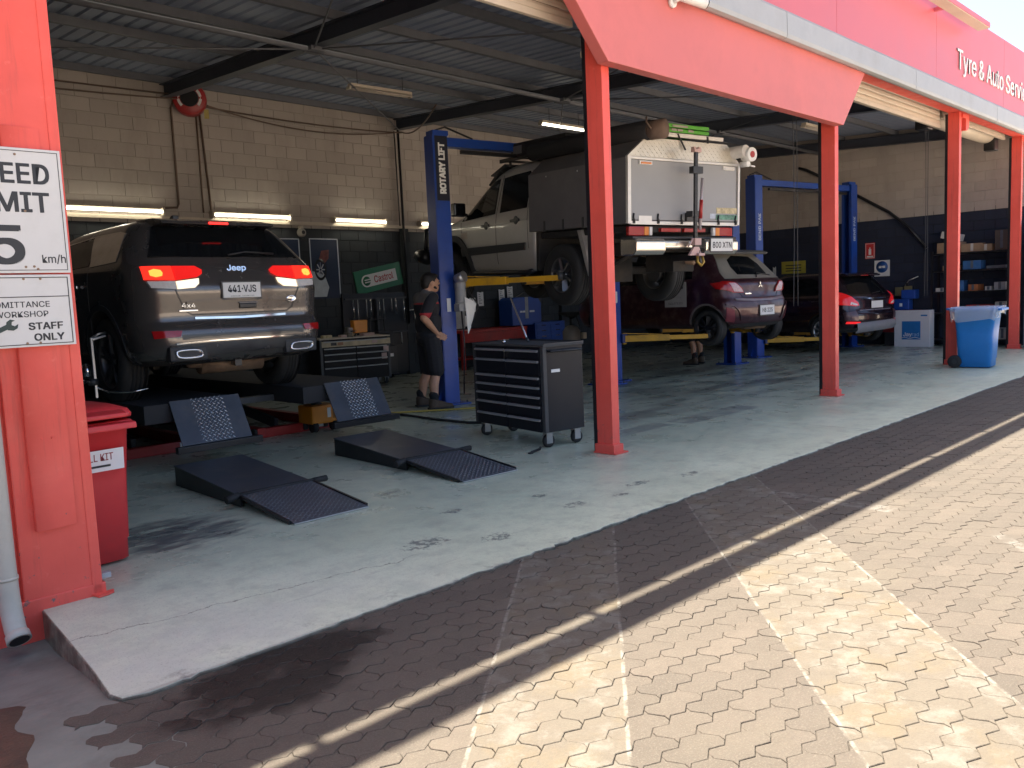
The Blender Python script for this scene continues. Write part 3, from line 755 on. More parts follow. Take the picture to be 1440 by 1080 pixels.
class Car:
    """vertical loft of rounded plan outlines. row: z, y_rear, y_front, half width, rear corner rx, ry"""
    def __init__(s, rows, bow=.05, fx=.35, fy=.5, barrel=.03, sm=.018, crown=.0, yc=2.0, zc=9.):
        s.rows, s.bow, s.fx, s.fy, s.bar, s.s, s.crown, s.yc, s.zc = rows, bow, fx, fy, barrel, sm, crown, yc, zc
        s.zm = lambda z: z
        s.ym = (rows[0][1]+max(r[2] for r in rows))/2; s.hl = s.ym
    def val(s, z, k):
        o = (-1, -.5, 0, .5, 1); return sum(lerp_row(s.rows, z+s.s*q, k) for q in o)/5
    def rear_y(s, x, z):
        yr, w, rx, ry = s.val(z, 1), s.val(z, 3), s.val(z, 4), s.val(z, 5); x = abs(x); xs = w-rx
        if x <= xs: return yr+s.bow*(x/w)**2
        t = min(1, (x-xs)/rx); return yr+s.bow*(xs/w)**2+ry*(1-math.sqrt(max(0, 1-t*t)))
    def side_x(s, y, z):
        yr, yf, w, rx, ry = (s.val(z, k) for k in (1, 2, 3, 4, 5))
        w2 = w*(1-s.bar*((y-s.ym)/s.hl)**2); y0 = yr+s.bow*((w-rx)/w)**2
        if y < y0+ry:
            t = min(1, max(0, (y0+ry-y)/ry)); return w2-rx*(1-math.sqrt(max(0, 1-t*t)))
        if y > yf-s.fy:
            t = min(1, (y-(yf-s.fy))/s.fy); return w2-s.fx*w*(1-math.sqrt(max(0, 1-t*t)))
        return w2
    def zw(s, y, z):
        t = min(1, max(0, (z-s.zc)/.25)); return s.zm(z)-s.crown*t*((y-s.yc)/1.5)**2
    def outline(s, z):
        yr, yf, w, rx, ry = (s.val(z, k) for k in (1, 2, 3, 4, 5)); P = []
        xs = w-rx
        for i in range(7): x = xs*i/7; P.append((x, s.rear_y(x, z)))
        y0 = yr+s.bow*(xs/w)**2
        for i in range(9):
            t = PI/2*i/9; P.append((xs+rx*math.sin(t), y0+ry*(1-math.cos(t))))
        ya, yb = y0+ry, yf-s.fy
        for i in range(26): P.append((w, ya+(yb-ya)*i/26))
        for i in range(9):
            t = PI/2*i/9; P.append((w-s.fx*w*(1-math.cos(t)), yb+s.fy*math.sin(t)))
        for i in range(5): P.append((w*(1-s.fx)*(1-i/5), yf))
        P.append((0, yf))
        P = [(x*(1-s.bar*((y-s.ym)/s.hl)**2), y) for x, y in P]
        return P+[(-x, y) for x, y in P[-2:0:-1]]
    def body(s, name, mat, parent, arches=(), n=54, inner=None):
        z0, z1 = s.rows[0][0], s.rows[-1][0]; vs = []; fs = []; m = None
        zs = [z0+(z1-z0)*i/n for i in range(n+1)]
        for z in zs:
            o = s.outline(z); m = len(o); vs += [(x, y, s.zw(y, z)) for x, y in o]
        for i in range(n):
            for k in range(m): fs.append((i*m+k, i*m+(k+1) % m, (i+1)*m+(k+1) % m, (i+1)*m+k))
        fs.append(tuple(range(m))[::-1]); fs.append(tuple(n*m+k for k in range(m)))
        o = MB().add(vs, fs, 0, True).build(name, [mat, UNDER], parent)
        for (yw, zw_, r) in arches:
            for sd in (-1, 1):
                c = MB().cyl((sd*.62, yw, zw_), (sd*1.3, yw, zw_), r, r, 40).build('cut', [UNDER], parent)
                md = o.modifiers.new('b', 'BOOLEAN'); md.operation = 'DIFFERENCE'; md.object = c; md.solver = 'EXACT'
                bpy.context.view_layer.update()
                dg = bpy.context.evaluated_depsgraph_get(); me = bpy.data.meshes.new_from_object(o.evaluated_get(dg))
                o.modifiers.clear(); o.data = me; bpy.data.objects.remove(c)
        me = o.data; me.name = name
        if len(me.materials) < 2: me.materials.append(UNDER)
        for p in me.polygons:
            p.use_smooth = True
            c = p.center
            if p.normal.z < -.8 and c.z < z0+.05: p.material_index = 1
            for (yw, zw_, r) in arches:
                d = math.hypot(c.y-yw, c.z-zw_)
                rad = Vector((0, c.y-yw, c.z-zw_))
                if d < r+.004 and (abs(abs(c.x)-.62) < .02 or (rad.length > 0 and p.normal.dot(rad.normalized()) < -.6)): p.material_index = 1
        try: me.set_sharp_from_angle(angle=R(38))
        except Exception: pass
        return o
    def patch(s, name, poly, mat, parent, where='rear', off=.004, th=.01, cut=.09, label=None):
        """panel cut to poly lying on the body. rear: (x,z) points; left/right: (y,z) points"""
        bm = bmesh.new(); vv = [bm.verts.new((a, 0, b)) for a, b in poly]; f = bm.faces.new(vv)
        for it in range(7):
            es = [e for e in bm.edges if e.calc_length() > cut]
            if not es: break
            if it == 0: bmesh.ops.triangulate(bm, faces=bm.faces[:]); es = [e for e in bm.edges if e.calc_length() > cut]
            bmesh.ops.subdivide_edges(bm, edges=es, cuts=1); bmesh.ops.triangulate(bm, faces=bm.faces[:])
        bound = [e for e in bm.edges if len(e.link_faces) == 1]
        r = bmesh.ops.extrude_edge_only(bm, edges=bound)
        ev = set(v for v in r['geom'] if isinstance(v, bmesh.types.BMVert))
        for v in bm.verts:
            a, b = v.co.x, v.co.z; d = off-(th if v in ev else 0)
            if where == 'rear': v.co = (a, s.rear_y(a, b)-d, s.zm(b))
            else:
                sg = -1 if where == 'left' else 1; v.co = (sg*(s.side_x(a, b)+d), a, s.zw(a, b))
        bmesh.ops.recalc_face_normals(bm, faces=bm.faces)
        me = bpy.data.meshes.new(name); bm.to_mesh(me); bm.free(); me.materials.append(mat)
        for p in me.polygons: p.use_smooth = True
        try: me.set_sharp_from_angle(angle=R(40))
        except Exception: pass
        o = link(bpy.data.objects.new(name, me), parent)
        if label: o['label'] = label
        return o
def ribbon(pts, wd):
    """thin closed polygon along a polyline of 2-D points"""
    P = [Vector(p) for p in pts]; A, B = [], []
    for i, p in enumerate(P):
        d = (P[min(i+1, len(P)-1)]-P[max(i-1, 0)]).normalized(); nn = Vector((-d.y, d.x))*wd/2
        A.append(tuple(p+nn)); B.append(tuple(p-nn))
    return A+B[::-1]
WHEELS = {}
def wheel(parent, loc, r, wd, rim_r, out, spokes=5, rim_mat=None, twin=True, steer=0.):
    """tyre with tread > rim with spokes, hub and brake disc; out = +1/-1 outer side along x"""
    rim_mat = rim_mat or ALU
    h = wd/2; sw = r-rim_r
    prof = [(rim_r, -h*.80), (rim_r+sw*.25, -h*.97), (rim_r+sw*.6, -h), (r-.022, -h*.90), (r-.004, -h*.72), (r, -h*.6)]
    for k in range(5):
        a = -h*.55+k*h*.275
        if k: prof += [(r-.009, a-h*.018), (r-.009, a+h*.018)]
        prof += [(r, a+h*.03), (r, a+h*.22)]
    prof += [(r, h*.6), (r-.004, h*.72), (r-.022, h*.90), (rim_r+sw*.6, h), (rim_r+sw*.25, h*.97), (rim_r, h*.80)]
    w_ = MB().lathe(prof, 40).build('wheel', RUBBER, parent)
    w_.location = loc; w_.rotation_euler = (0, 0, steer)
    b = MB(); o = out
    b.lathe([(rim_r+.002, o*h*.82), (rim_r-.012, o*h*.80), (rim_r-.022, o*h*.60), (rim_r-.03, -o*h*.75), (rim_r, -o*h*.80)], 40)
    for k in range(spokes):
        t0 = 2*PI*k/spokes+.3
        subs = (-.16, .16) if twin else (0,)
        for q in subs:
            a = t0+q*(5/spokes); c_, s_ = math.cos(a), math.sin(a); tw = .017 if twin else .045
            ci, si = math.cos(t0), math.sin(t0)
            p0 = Vector((o*h*.50, ci*.05, si*.05)); p1 = Vector((o*h*.66, c_*(rim_r-.012), s_*(rim_r-.012)))
            b.bar(p0, p1, tw*1.6, .03)
    b.cyl((o*h*.35, 0, 0), (o*h*.62, 0, 0), .065, .055, 20)
    b.cyl((o*h*.62, 0, 0), (o*h*.66, 0, 0), .03, .028, 16)
    b.build('rim', rim_mat, w_)
    MB().lathe([(0, o*h*.05), (rim_r*.66, o*h*.05), (rim_r*.66, -o*h*.05), (0, -o*h*.05)], 32).cyl((-o*h*.9, 0, 0), (o*h*.04, 0, 0), rim_r*.6, rim_r*.5, 24).build('brake_disc', STEELD, w_)
    return w_
def plate(parent, txt, c, wd=.372, ht=.134, face=-1, tilt=0., mat=PLATE, ts=.118, sub=None, sx=.84):
    p = box('number_plate', c, (wd, .012, ht), mat, parent, .004)
    MB().bb(c[0]-wd/2-.012, c[0]+wd/2+.012, c[1]+.001, c[1]+.008, c[2]-ht/2-.018, c[2]+ht/2+.012).build('plate_frame', BLACK, p)
    if txt: text('plate_text', txt, ts, TXTBLACK, p, (c[0], c[1]-.008, c[2]+(.012 if sub else 0)), (1, 0, 0), (0, 0, 1), .0012, sx=sx, bold=.003)
    if sub: text('plate_text', sub, .020, TXTBLACK, p, (c[0], c[1]-.008, c[2]-.052), (1, 0, 0), (0, 0, 1), .0012)
    return p

# ------------------------------------------------------------------ dark grey SUV on the drive-on lift
def suv():
    t = thing('parked_suv', 'dark grey SUV with brake lights lit, standing on the drive-on lift', 'car', (3.72, 7.20, .585)); t.scale = (1, 1, 1.04)
    paint = pm('granite_metallic', (.125, .114, .106), .27, .62, var=.02, scale=3, coat=.7, rvar=.02)
    rows = [(.335, .16, 4.60, .80, .34, .30), (.365, .07, 4.72, .88, .36, .30), (.44, .02, 4.80, .925, .36, .34), (.52, .0, 4.82, .94, .36, .36),
            (.60, .0, 4.82, .948, .36, .36), (.66, .02, 4.82, .952, .36, .35), (.70, .075, 4.81, .955, .36, .33), (.77, .080, 4.80, .957, .36, .32), (.87, .067, 4.74, .957, .36, .32),
            (.985, .052, 4.66, .957, .36, .30), (1.01, .062, 4.62, .957, .36, .30), (1.10, .105, 4.3, .955, .35, .28), (1.18, .15, 3.72, .945, .34, .28), (1.235, .20, 3.55, .925, .32, .28), (1.30, .25, 3.42, .895, .30, .27),
            (1.45, .37, 3.15, .83, .26, .26), (1.58, .47, 2.85, .765, .22, .25), (1.66, .54, 2.65, .71, .2, .24), (1.71, .62, 2.5, .64, .2, .2), (1.735, .72, 2.3, .55, .2, .2)]
    c = Car(rows, bow=.055, crown=.02, yc=1.6, zc=1.5); c.zm = lambda z: z if z < 1.2 else 1.2+(z-1.2)*.80
    bd = c.body('body', paint, t, ((.98, .385, .455), (3.9, .385, .455)))
    # rear glass, wraps into the pillars
    rw = c.patch('rear_window', [(-.74, 1.285), (.74, 1.285), (.70, 1.36), (.585, 1.63), (.56, 1.645), (-.56, 1.645), (-.585, 1.63), (-.70, 1.36)], GLASS, t)
    quick('wiper', BLACK, rw, lambda b: b.tube([(-.02, c.rear_y(.0, 1.30)-.03, 1.285), (.16, c.rear_y(.1, 1.34)-.035, 1.315), (.46, c.rear_y(.4, 1.32)-.03, 1.30)], .010, 6))
    sp = quick('spoiler', paint, t, lambda b: (b.prism([(.37, 1.565), (.39, 1.592), (.60, 1.628), (.95, 1.636), (.95, 1.60), (.56, 1.55)], 'yz', -.56, .56)), .012)
    box('high_brake_light', (-.02, .372, 1.578), (.19, .02, .020), pm('brake_light_lit', (.5, .01, .01), .3, emit=(1, .02, .015), estr=.5), sp, .004)
    quick('aerial', BLACK, t, lambda b: b.prism([(.86, 1.62), (1.06, 1.62), (1.0, 1.64), (.90, 1.69), (.86, 1.69)], 'yz', -.24, -.18), .008)
    # side glass with bright surround
    for wh in ('left', 'right'):
        g1 = c.patch('quarter_window', [(.62, 1.27), (1.22, 1.255), (1.24, 1.57), (.86, 1.585), (.72, 1.56)], GLASS, t, wh)
        c.patch('chrome_surround', ribbon([(1.22, 1.245), (.60, 1.262), (.69, 1.57), (.85, 1.60), (1.5, 1.605), (2.4, 1.56)], .018), CHROME, t, wh, .007)
        c.patch('rear_door_window', [(1.28, 1.255), (2.16, 1.235), (2.18, 1.575), (1.30, 1.57)], GLASS, t, wh)
        c.patch('front_door_window', [(2.24, 1.235), (3.12, 1.215), (2.62, 1.56), (2.26, 1.575)], GLASS, t, wh)
        c.patch('side_sill', [(1.5, .31), (3.4, .31), (3.4, .42), (1.5, .42)], DKPLASTIC, t, wh, .008)
        for y0 in (1.24, 2.2): c.patch('door_gap', ribbon([(y0, .45), (y0, 1.22)], .008), BLACK, t, wh, .0015)
        for y0 in (1.45, 2.42):
            sg = -1 if wh == 'left' else 1
            quick('door_handle', CHROME, t, lambda b: b.bar((sg*.972, y0, 1.06), (sg*.972, y0+.2, 1.06), .02, .03), .006)
        for (yw) in (.98, 3.9):
            pts = [(yw+.475*math.cos(a), .385+.475*math.sin(a)) for a in [R(-2+184*i/18) for i in range(19)]]
            c.patch('wheel_arch_trim', ribbon(pts, .05), DKPLASTIC, t, wh, .008)
    # tail lamps: red above, clear below, split at the tailgate
    for s in (-1, 1):
        lit = pm('brake_lens_lit', (.5, .012, .01), .2, emit=(1, .03, .015), estr=.22, coat=.6)
        hot = pm('brake_bulb_lit', (.6, .05, .02), .3, emit=(1, .13, .02), estr=.85)
        rev = pm('reverse_lens_lit', (.7, .66, .58), .2, emit=(1, .78, .52), estr=.22, coat=.5)
        o = c.patch('tail_lamp', [(s*.83, 1.07), (s*.60, 1.06), (s*.60, 1.185), (s*.83, 1.185)], lit, t, off=.02, th=.04)
        c.patch('bulb', [(s*.79, 1.105), (s*.75, 1.09), (s*.70, 1.10), (s*.69, 1.125), (s*.70, 1.15), (s*.75, 1.16), (s*.79, 1.145)], hot, o, off=.030, th=.006, cut=.03)
        c.patch('lower_lens', [(s*.80, 1.0), (s*.60, .985), (s*.60, 1.054), (s*.82, 1.058)], LENSC, o, off=.018, th=.04)
        o2 = c.patch('tailgate_lamp', [(s*.59, 1.06), (s*.40, 1.085), (s*.345, 1.115), (s*.335, 1.15), (s*.39, 1.185), (s*.59, 1.185)], pm('tail_lens_glow', (.34, .008, .010), .15, coat=.6, emit=(1, .02, .015), estr=.12), t, off=.02, th=.04)
        c.patch('reverse_lamp', [(s*.59, .985), (s*.44, .995), (s*.395, 1.03), (s*.385, 1.075), (s*.59, 1.052)], rev, o2, off=.018, th=.04)
        c.patch('rear_reflector', [(s*.82, .575), (s*.62, .585), (s*.60, .635), (s*.83, .64)], LENSR, t, off=.01)
        # exhaust tips
        def tip(b):
            n = 20; vs = []; fs = []
            for k, (y, g_, zz) in enumerate(((.02, 0, 0), (-.012, 0, 0), (-.012, -.018, 0), (.06, -.022, 0))):
                for i in range(n):
                    a = 2*PI*i/n; e = 3.2
                    cx = math.copysign(abs(math.cos(a))**(2/e), math.cos(a)); cz = math.copysign(abs(math.sin(a))**(2/e), math.sin(a))
                    vs.append((s*.56+cx*(.125+g_)+cz*.012*s, y, .435+cz*(.043+g_)))
            for k in range(3):
                for i in range(n): fs.append((k*n+i, k*n+(i+1) % n, (k+1)*n+(i+1) % n, (k+1)*n+i))
            b.add(vs, fs, 0, True)
        e = quick('exhaust_tip', CHROME, t, tip)
        MB().bb(s*.56-.11, s*.56+.11, .03, .05, .39, .48).build('bore', BLACK, e)
        MB().bb(s*.56-.17, s*.56+.17, .005, .2, .375, .50).build('exhaust_shroud', DKPLASTIC, e, .02)
    # tailgate creases, trims, badges
    c.patch('plate_recess', [(-.34, .86), (.34, .86), (.40, .90), (.42, 1.04), (-.42, 1.04), (-.40, .90)], paint, t, off=-.004, th=.004)
    c.patch('tailgate_gap', ribbon([(-.63, 1.05), (-.60, .96), (-.53, .80), (-.47, .765), (.47, .765), (.53, .80), (.60, .96), (.63, 1.05)], .012), BLACK, t, off=.002)
    c.patch('crease_blade', ribbon([(-.52, .865), (-.2, .885), (.2, .885), (.52, .865)], .020), paint, t, off=.020, th=.03)
    c.patch('chrome_strip', ribbon([(-.45, .735), (0, .725), (.45, .735)], .020), CHROME, t, off=.012)
    c.patch('bumper_chrome', ribbon([(-.66, .522), (-.4, .532), (0, .535), (.4, .532), (.66, .522)], .014), CHROME, t, off=.010)
    c.patch('bumper_shade_band', [(-.60, .555), (.60, .555), (.60, .60), (-.60, .60)], pm('bumper_shade', (.03, .031, .035), .3, .3, coat=.5), t, off=.003)  # shadow band across the bumper, put in as a dark strip
    c.patch('bumper_seam', ribbon([(-.06, .40), (-.06, .52)], .006), BLACK, t, off=.003)
    c.patch('lower_valance', [(-.66, .345), (.66, .345), (.74, .40), (.70, .515), (-.70, .515), (-.74, .40)], paint, t, off=.006)
    hd = box('tailgate_handle', (.06, c.rear_y(.06, .82)-.005, .825), (.17, .03, .045), BLACK, t, .01)
    box('handle_lip', (.06, c.rear_y(.06, .845)-.012, .852), (.19, .02, .014), paint, hd, .005)
    text('maker_badge', 'Jeep', .095, CHROME, t, (.0, c.rear_y(0, 1.16)-.012, 1.165), (1, 0, 0), (0, .12, 1), .006, sx=1.25, bold=.002)
    text('drive_badge', '4x4', .075, CHROME, t, (-.50, c.rear_y(.5, .83)-.006, .845), (1, 0, -.04), (0, 0, 1), .004, sx=1.4)
    box('badge_bar', (-.50, c.rear_y(.5, .80)-.004, .80), (.17, .006, .014), CHROME, t, .002)
    quick('round_badge', CHROME, t, lambda b: b.lathe([(0, 0), (.05, 0), (.055, .006), (.05, .01), (.035, .006), (0, .006)], 24, 0, Matrix.Translation((.52, c.rear_y(.52, .87)-.004, .875)) @ Matrix.Diagonal((1, -1, .55, 1)), 'y'))
    plate(t, '441\u00b7VJS', (.0, c.rear_y(0, .95)-.012, .965), sub='QUEENSLAND - SUNSHINE STATE')
    for s in (-.25, .32): quick('parking_sensor', DKPLASTIC, t, lambda b: b.cyl((s, c.rear_y(s, .68), .685), (s, c.rear_y(s, .68)-.006, .685), .012, .011, 12))
    # wheels and running gear
    for sx, o in ((-.80, -1), (.80, 1)):
        for yw in (.98, 3.9): wheel(t, (sx, yw, .385), .385, .265, .255, o, 5, pm('suv_alloy', (.10, .10, .105), .4, .7))
    quick('rear_axle', UNDER, t, lambda b: (b.cyl((-.7, .98, .36), (.7, .98, .36), .045, .045, 12), b.box((0, 1.0, .36), (.3, .3, .22)), b.bar((-.5, .9, .30), (-.5, 1.7, .34), .07, .06), b.bar((.5, .9, .30), (.5, 1.7, .34), .07, .06)), .01)
    quick('exhaust_pipe', RUSTY, t, lambda b: (b.tube([(-.5, .16, .40), (-.42, .35, .33), (-.1, .42, .29), (.25, .5, .29), (.3, 1.2, .3), (.2, 2.5, .3)], .036, 10), b.cyl((-.30, .42, .31), (.32, .40, .31), .085, .085, 16), b.tube([(.5, .16, .40), (.40, .35, .34), (.3, .40, .31)], .034, 10)))
    quick('spare_carrier', UNDER, t, lambda b: b.cyl((0, .70, .34), (0, .70, .42), .28, .30, 28))
    quick('tow_receiver', BLACK, t, lambda b: (b.bar((-.05, .12, .32), (.08, .6, .32), .06, .06)))
    # wheel-alignment clamp on the near rear wheel
    wc = thing('alignment_clamp', 'steel wheel alignment clamp gripping the near rear wheel of the grey SUV', 'wheel clamp', (2.77, 8.16, .95))
    quick('rail', ALU, wc, lambda b: (b.bar((-.10, 0, -.30), (-.10, 0, .26), .022, .03), b.bar((-.10, -.0, .24), (.02, 0, .27), .06, .02)), .004)
    quick('jaw', ALU, wc, lambda b: (b.tube([(-.1, 0, .25), (-.04, -.02, .29), (.03, -.02, .30)], .012, 8)))
    quick('lower_jaw', CHROME, wc, lambda b: (b.tube([(-.09, 0, -.20), (-.02, -.10, -.25), (.10, -.34, -.25), (.24, -.36, -.23)], .011, 8)))
    quick('sensor_arm', CHROME, wc, lambda b: (b.cyl((-.16, 0, -.10), (-.16, .02, .02), .03, .03, 12), b.tube([(-.16, 0, -.02), (-.22, .08, .03), (-.24, .18, .0), (-.34, .2, -.04)], .010, 8), b.cyl((-.30, -.05, -.14), (-.16, -.02, -.14), .022, .022, 12)))
    quick('crank', STEELD, wc, lambda b: (b.cyl((-.12, 0, -.12), (-.12, 0, -.18), .045, .045, 14)))
suv()

# ------------------------------------------------------------------ white dual-cab ute with canopy on the first two-post lift
def ute():
    t = thing('lifted_ute', 'white dual-cab ute with grey canopy raised high on the two-post lift', 'ute', (8.68, 5.62, 1.22), -R(11.5))
    t.rotation_euler = (R(2.2), 0, -R(11.5))
    paint = pm('ute_silver_white', (.42, .41, .385), .38, .25, var=.05, coat=.5)
    rows = [(.42, 2.16, 5.0, .84, .06, .06), (.48, 2.14, 5.10, .88, .06, .06), (.62, 2.13, 5.2, .905, .06, .06), (.80, 2.12, 5.24, .92, .06, .06), (1.0, 2.12, 5.2, .92, .06, .06),
            (1.06, 2.12, 5.0, .918, .06, .06), (1.16, 2.12, 4.35, .905, .06, .06), (1.21, 2.12, 4.15, .89, .06, .06), (1.5, 2.16, 3.72, .80, .07, .07), (1.68, 2.2, 3.42, .735, .08, .08), (1.755, 2.26, 3.2, .68, .1, .1), (1.79, 2.36, 3.0, .58, .12, .12)]
    c = Car(rows, bow=.0, fx=.3, fy=.42, barrel=.03)
    c.ym = 3.6; c.hl = 2.2; c.zm = lambda z: z if z < .8 else .8+(z-.8)*1.13; ZM = c.zm
    c.body('cab', paint, t, ((4.28, .42, .47),), inner=None)
    for wh, sg in (('left', -1), ('right', 1)):
        c.patch('rear_door_window', [(2.33, 1.21), (2.98, 1.185), (3.04, 1.62), (2.80, 1.64), (2.42, 1.655), (2.36, 1.6)], GLASS, t, wh)
        fwn = c.patch('front_door_window', [(3.10, 1.18), (4.02, 1.13), (3.92, 1.24), (3.42, 1.60), (3.14, 1.62)], GLASS, t, wh)
        c.patch('pale_glass_reflection', [(3.14, 1.24), (3.50, 1.21), (3.42, 1.50), (3.16, 1.56)], GLASSG, fwn, wh, .006, .004)  # paler panel on the pane; its colour stands in for a reflection
        c.patch('side_moulding', [(2.35, .70), (4.02, .655), (4.04, .77), (2.33, .80)], pm('charcoal_moulding', (.022, .024, .028), .55), t, wh, .022, .03)
        c.patch('door_gap', ribbon([(3.06, .52), (3.07, 1.66)], .010), BLACK, t, wh, .002)
        c.patch('door_gap', ribbon([(2.27, .72), (2.30, 1.2), (2.36, 1.66)], .008), BLACK, t, wh, .002)
        c.patch('door_gap', ribbon([(3.98, .52), (4.02, .85), (4.05, 1.12)], .010), BLACK, t, wh, .002)
        c.patch('shoulder_crease', ribbon([(2.3, 1.07), (3.2, 1.045), (4.6, 1.02)], .014), paint, t, wh, .012, .02)
        for y0, zz in ((2.46, 1.075), (3.22, 1.045)):
            quick('door_handle', BLACK, t, lambda b: (b.bar((sg*(c.side_x(y0, zz)+.022), y0, ZM(zz)), (sg*(c.side_x(y0+.2, zz)+.022), y0+.2, ZM(zz)-.006), .03, .035), b.lathe([(0, .0), (.06, .004), (.055, .008), (0, .008)], 16, 0, Matrix.Translation((sg*c.side_x(y0, zz), y0+.1, ZM(zz))) @ Matrix.Diagonal((sg, 1, 1, 1)))), .006)
        mr = quick('wing_mirror', BLACKGLOSS, t, lambda b: (b.box((sg*1.03, 3.92, 1.34), (.2, .12, .2)), b.bar((sg*.88, 3.9, 1.26), (sg*1.0, 3.92, 1.30), .06, .05)), .035)
        c.patch('wheel_flare', ribbon([(4.28+.50*math.cos(a), .42+.50*math.sin(a)) for a in [R(-5+190*i/20) for i in range(21)]], .085), DKPLASTIC, t, wh, .03, .05)
        c.patch('headlamp', [(4.86, .86), (5.12, .82), (5.10, .98), (4.86, 1.02)], LENSC, t, wh, .02, .03)
        c.patch('decal', [(3.86, .90), (4.04, .895), (4.04, .98), (3.86, .985)], pm('faded_decal', (.42, .36, .31), .5), t, wh, .002)
        quick('side_step', BLACK, t, lambda b: b.tube([(sg*.80, 2.25, .44), (sg*.86, 2.35, .40), (sg*.86, 3.75, .40), (sg*.80, 3.85, .44)], .035, 10), .0)
    quick('bull_bar', BLACK, t, lambda b: (b.tube([(-.93, 5.15, .66), (-.90, 5.45, .70), (-.66, 5.56, .72), (.66, 5.56, .72), (.90, 5.45, .70), (.93, 5.15, .66)], .11, 12), b.tube([(-.80, 5.44, .70), (-.78, 5.44, 1.12), (-.5, 5.5, 1.2), (.5, 5.5, 1.2), (.78, 5.44, 1.12), (.80, 5.44, .70)], .035, 10)))
    quick('snorkel', BLACK, t, lambda b: b.tube([(.93, 4.5, 1.0), (.95, 4.2, 1.12), (.86, 3.75, 1.5), (.80, 3.6, 1.78)], .04, 8))
    quick('sun_visor', DKPLASTIC, t, lambda b: b.prism([(3.30, 1.84), (3.58, 1.67), (3.60, 1.695), (3.32, 1.875)], 'yz', -.68, .68), .008)
    # roof rack with a dark basket and bags
    rk = quick('roof_rack', BLACK, t, lambda b: ([b.bar((-.66, y, 1.98), (.66, y, 1.98), .04, .03) for y in (2.35, 2.75, 3.15)], [b.bar((s*.66, 2.2, 1.99), (s*.66, 3.3, 1.99), .03, .05) for s in (-1, 1)], [b.cyl((s*.62, y, 1.86), (s*.62, y, 1.98), .02, .02, 8) for s in (-1, 1) for y in (2.4, 3.1)], b.prism([(3.26, 1.92), (3.66, 1.82), (3.66, 1.84), (3.28, 1.96)], 'yz', -.6, .6)))
    bx = quick('roof_bag', pm('black_canvas', (.014, .014, .017), .85, var=.2, bump=.3), t, lambda b: b.prism([(1.7, 2.0), (2.98, 2.0), (2.94, 2.17), (2.88, 2.19), (1.7, 2.17)], 'yz', -.70, .50), .02)
    box('bag_window', (-.702, 2.80, 2.09), (.006, .22, .11), pm('grey_patch', (.10, .10, .105), .5), bx, .002)
    for o in list(t.children): o.location.y -= .16; o.location.z += .045
    # tray chassis
    ch = quick('chassis', UNDER, t, lambda b: ([b.bar((s*.40, .15, .72), (s*.40, 4.9, .62), .09, .16) for s in (-1, 1)], [b.bar((-.4, y, .70), (.4, y, .70), .08, .10) for y in (.3, 1.2, 2.2, 3.2)], b.bb(-.86, .86, .16, 2.02, .88, .955), b.bb(-.90, .90, 1.88, 1.945, .46, .97), b.box((0, 1.38, .44), (.34, .30, .30)), b.cyl((-.72, 1.38, .44), (.72, 1.38, .44), .055, .055, 12), b.bar((0, 1.35, .45), (0, 3.2, .56), .08, .08), b.box((-.05, 2.75, .55), (.55, .6, .30)), b.box((.25, .62, .52), (.36, .5, .22))), .01)  # includes a dark panel added behind the cab to darken the wheel well
    quick('exhaust', RUSTY, t, lambda b: b.tube([(.3, .25, .52), (.3, .8, .58), (.26, 1.2, .66), (.25, 2.0, .55), (.2, 3.2, .50)], .032, 10))
    for s in (-1, 1):
        quick('leaf_spring', UNDER, t, lambda b: b.tube([(s*.52, .42, .66), (s*.52, .8, .52), (s*.52, 1.22, .48), (s*.52, 1.65, .53), (s*.52, 2.05, .64)], .03, 6))
        if s > 0: continue
        quick('mud_guard', pm('galvanised', (.42, .40, .37), .5, .5, var=.2), t, lambda b: b.prism([(1.06, .95), (.98, .95), (.80, .40), (.85, .38)], 'yz', -.90, -.66), .003)
        quick('mud_flap', pm('tan_flap', (.30, .20, .12), .7), t, lambda b: b.bb(-.90, -.66, .80, .815, .22, .40))
    # canopy
    cv = pm('canopy_canvas', (.125, .122, .124), .8, var=.12, scale=3, bump=.2)
    grey = pm('canopy_rear_panel', (.30, .305, .31), .55, var=.05, scale=2, bump=.05)
    tr = pm('canopy_trim', (.66, .64, .60), .4, .3, var=.08)
    Z0, Z1, Y0, Y1, HW = .975, 1.72, .10, 2.06, .93
    cn = MB().bb(-HW, HW, Y0, Y1, Z0, Z1).prism([(-HW+.01, Z1), (HW-.01, Z1), (HW-.23, 1.955), (-HW+.28, 1.955)], 'xz', Y0+.02, Y1).build('canopy', cv, t, .012)
    box('rear_panel', (0, Y0-.006, (Z0+Z1)/2+.01), (2*HW-.12, .02, Z1-Z0-.07), grey, cn, .004)
    fr = quick('panel_frame', tr, cn, lambda b: (b.bb(-HW, -HW+.05, Y0-.025, Y0+.02, Z0, Z1+.01), b.bb(HW-.035, HW, Y0-.025, Y0+.02, Z0, Z1+.01), b.bb(-HW+.05, HW-.035, Y0-.02, Y0+.02, Z0-.01, Z0+.03), b.bb(-HW+.05, HW-.035, Y0-.018, Y0+.02, Z1-.02, Z1+.008)), .003)
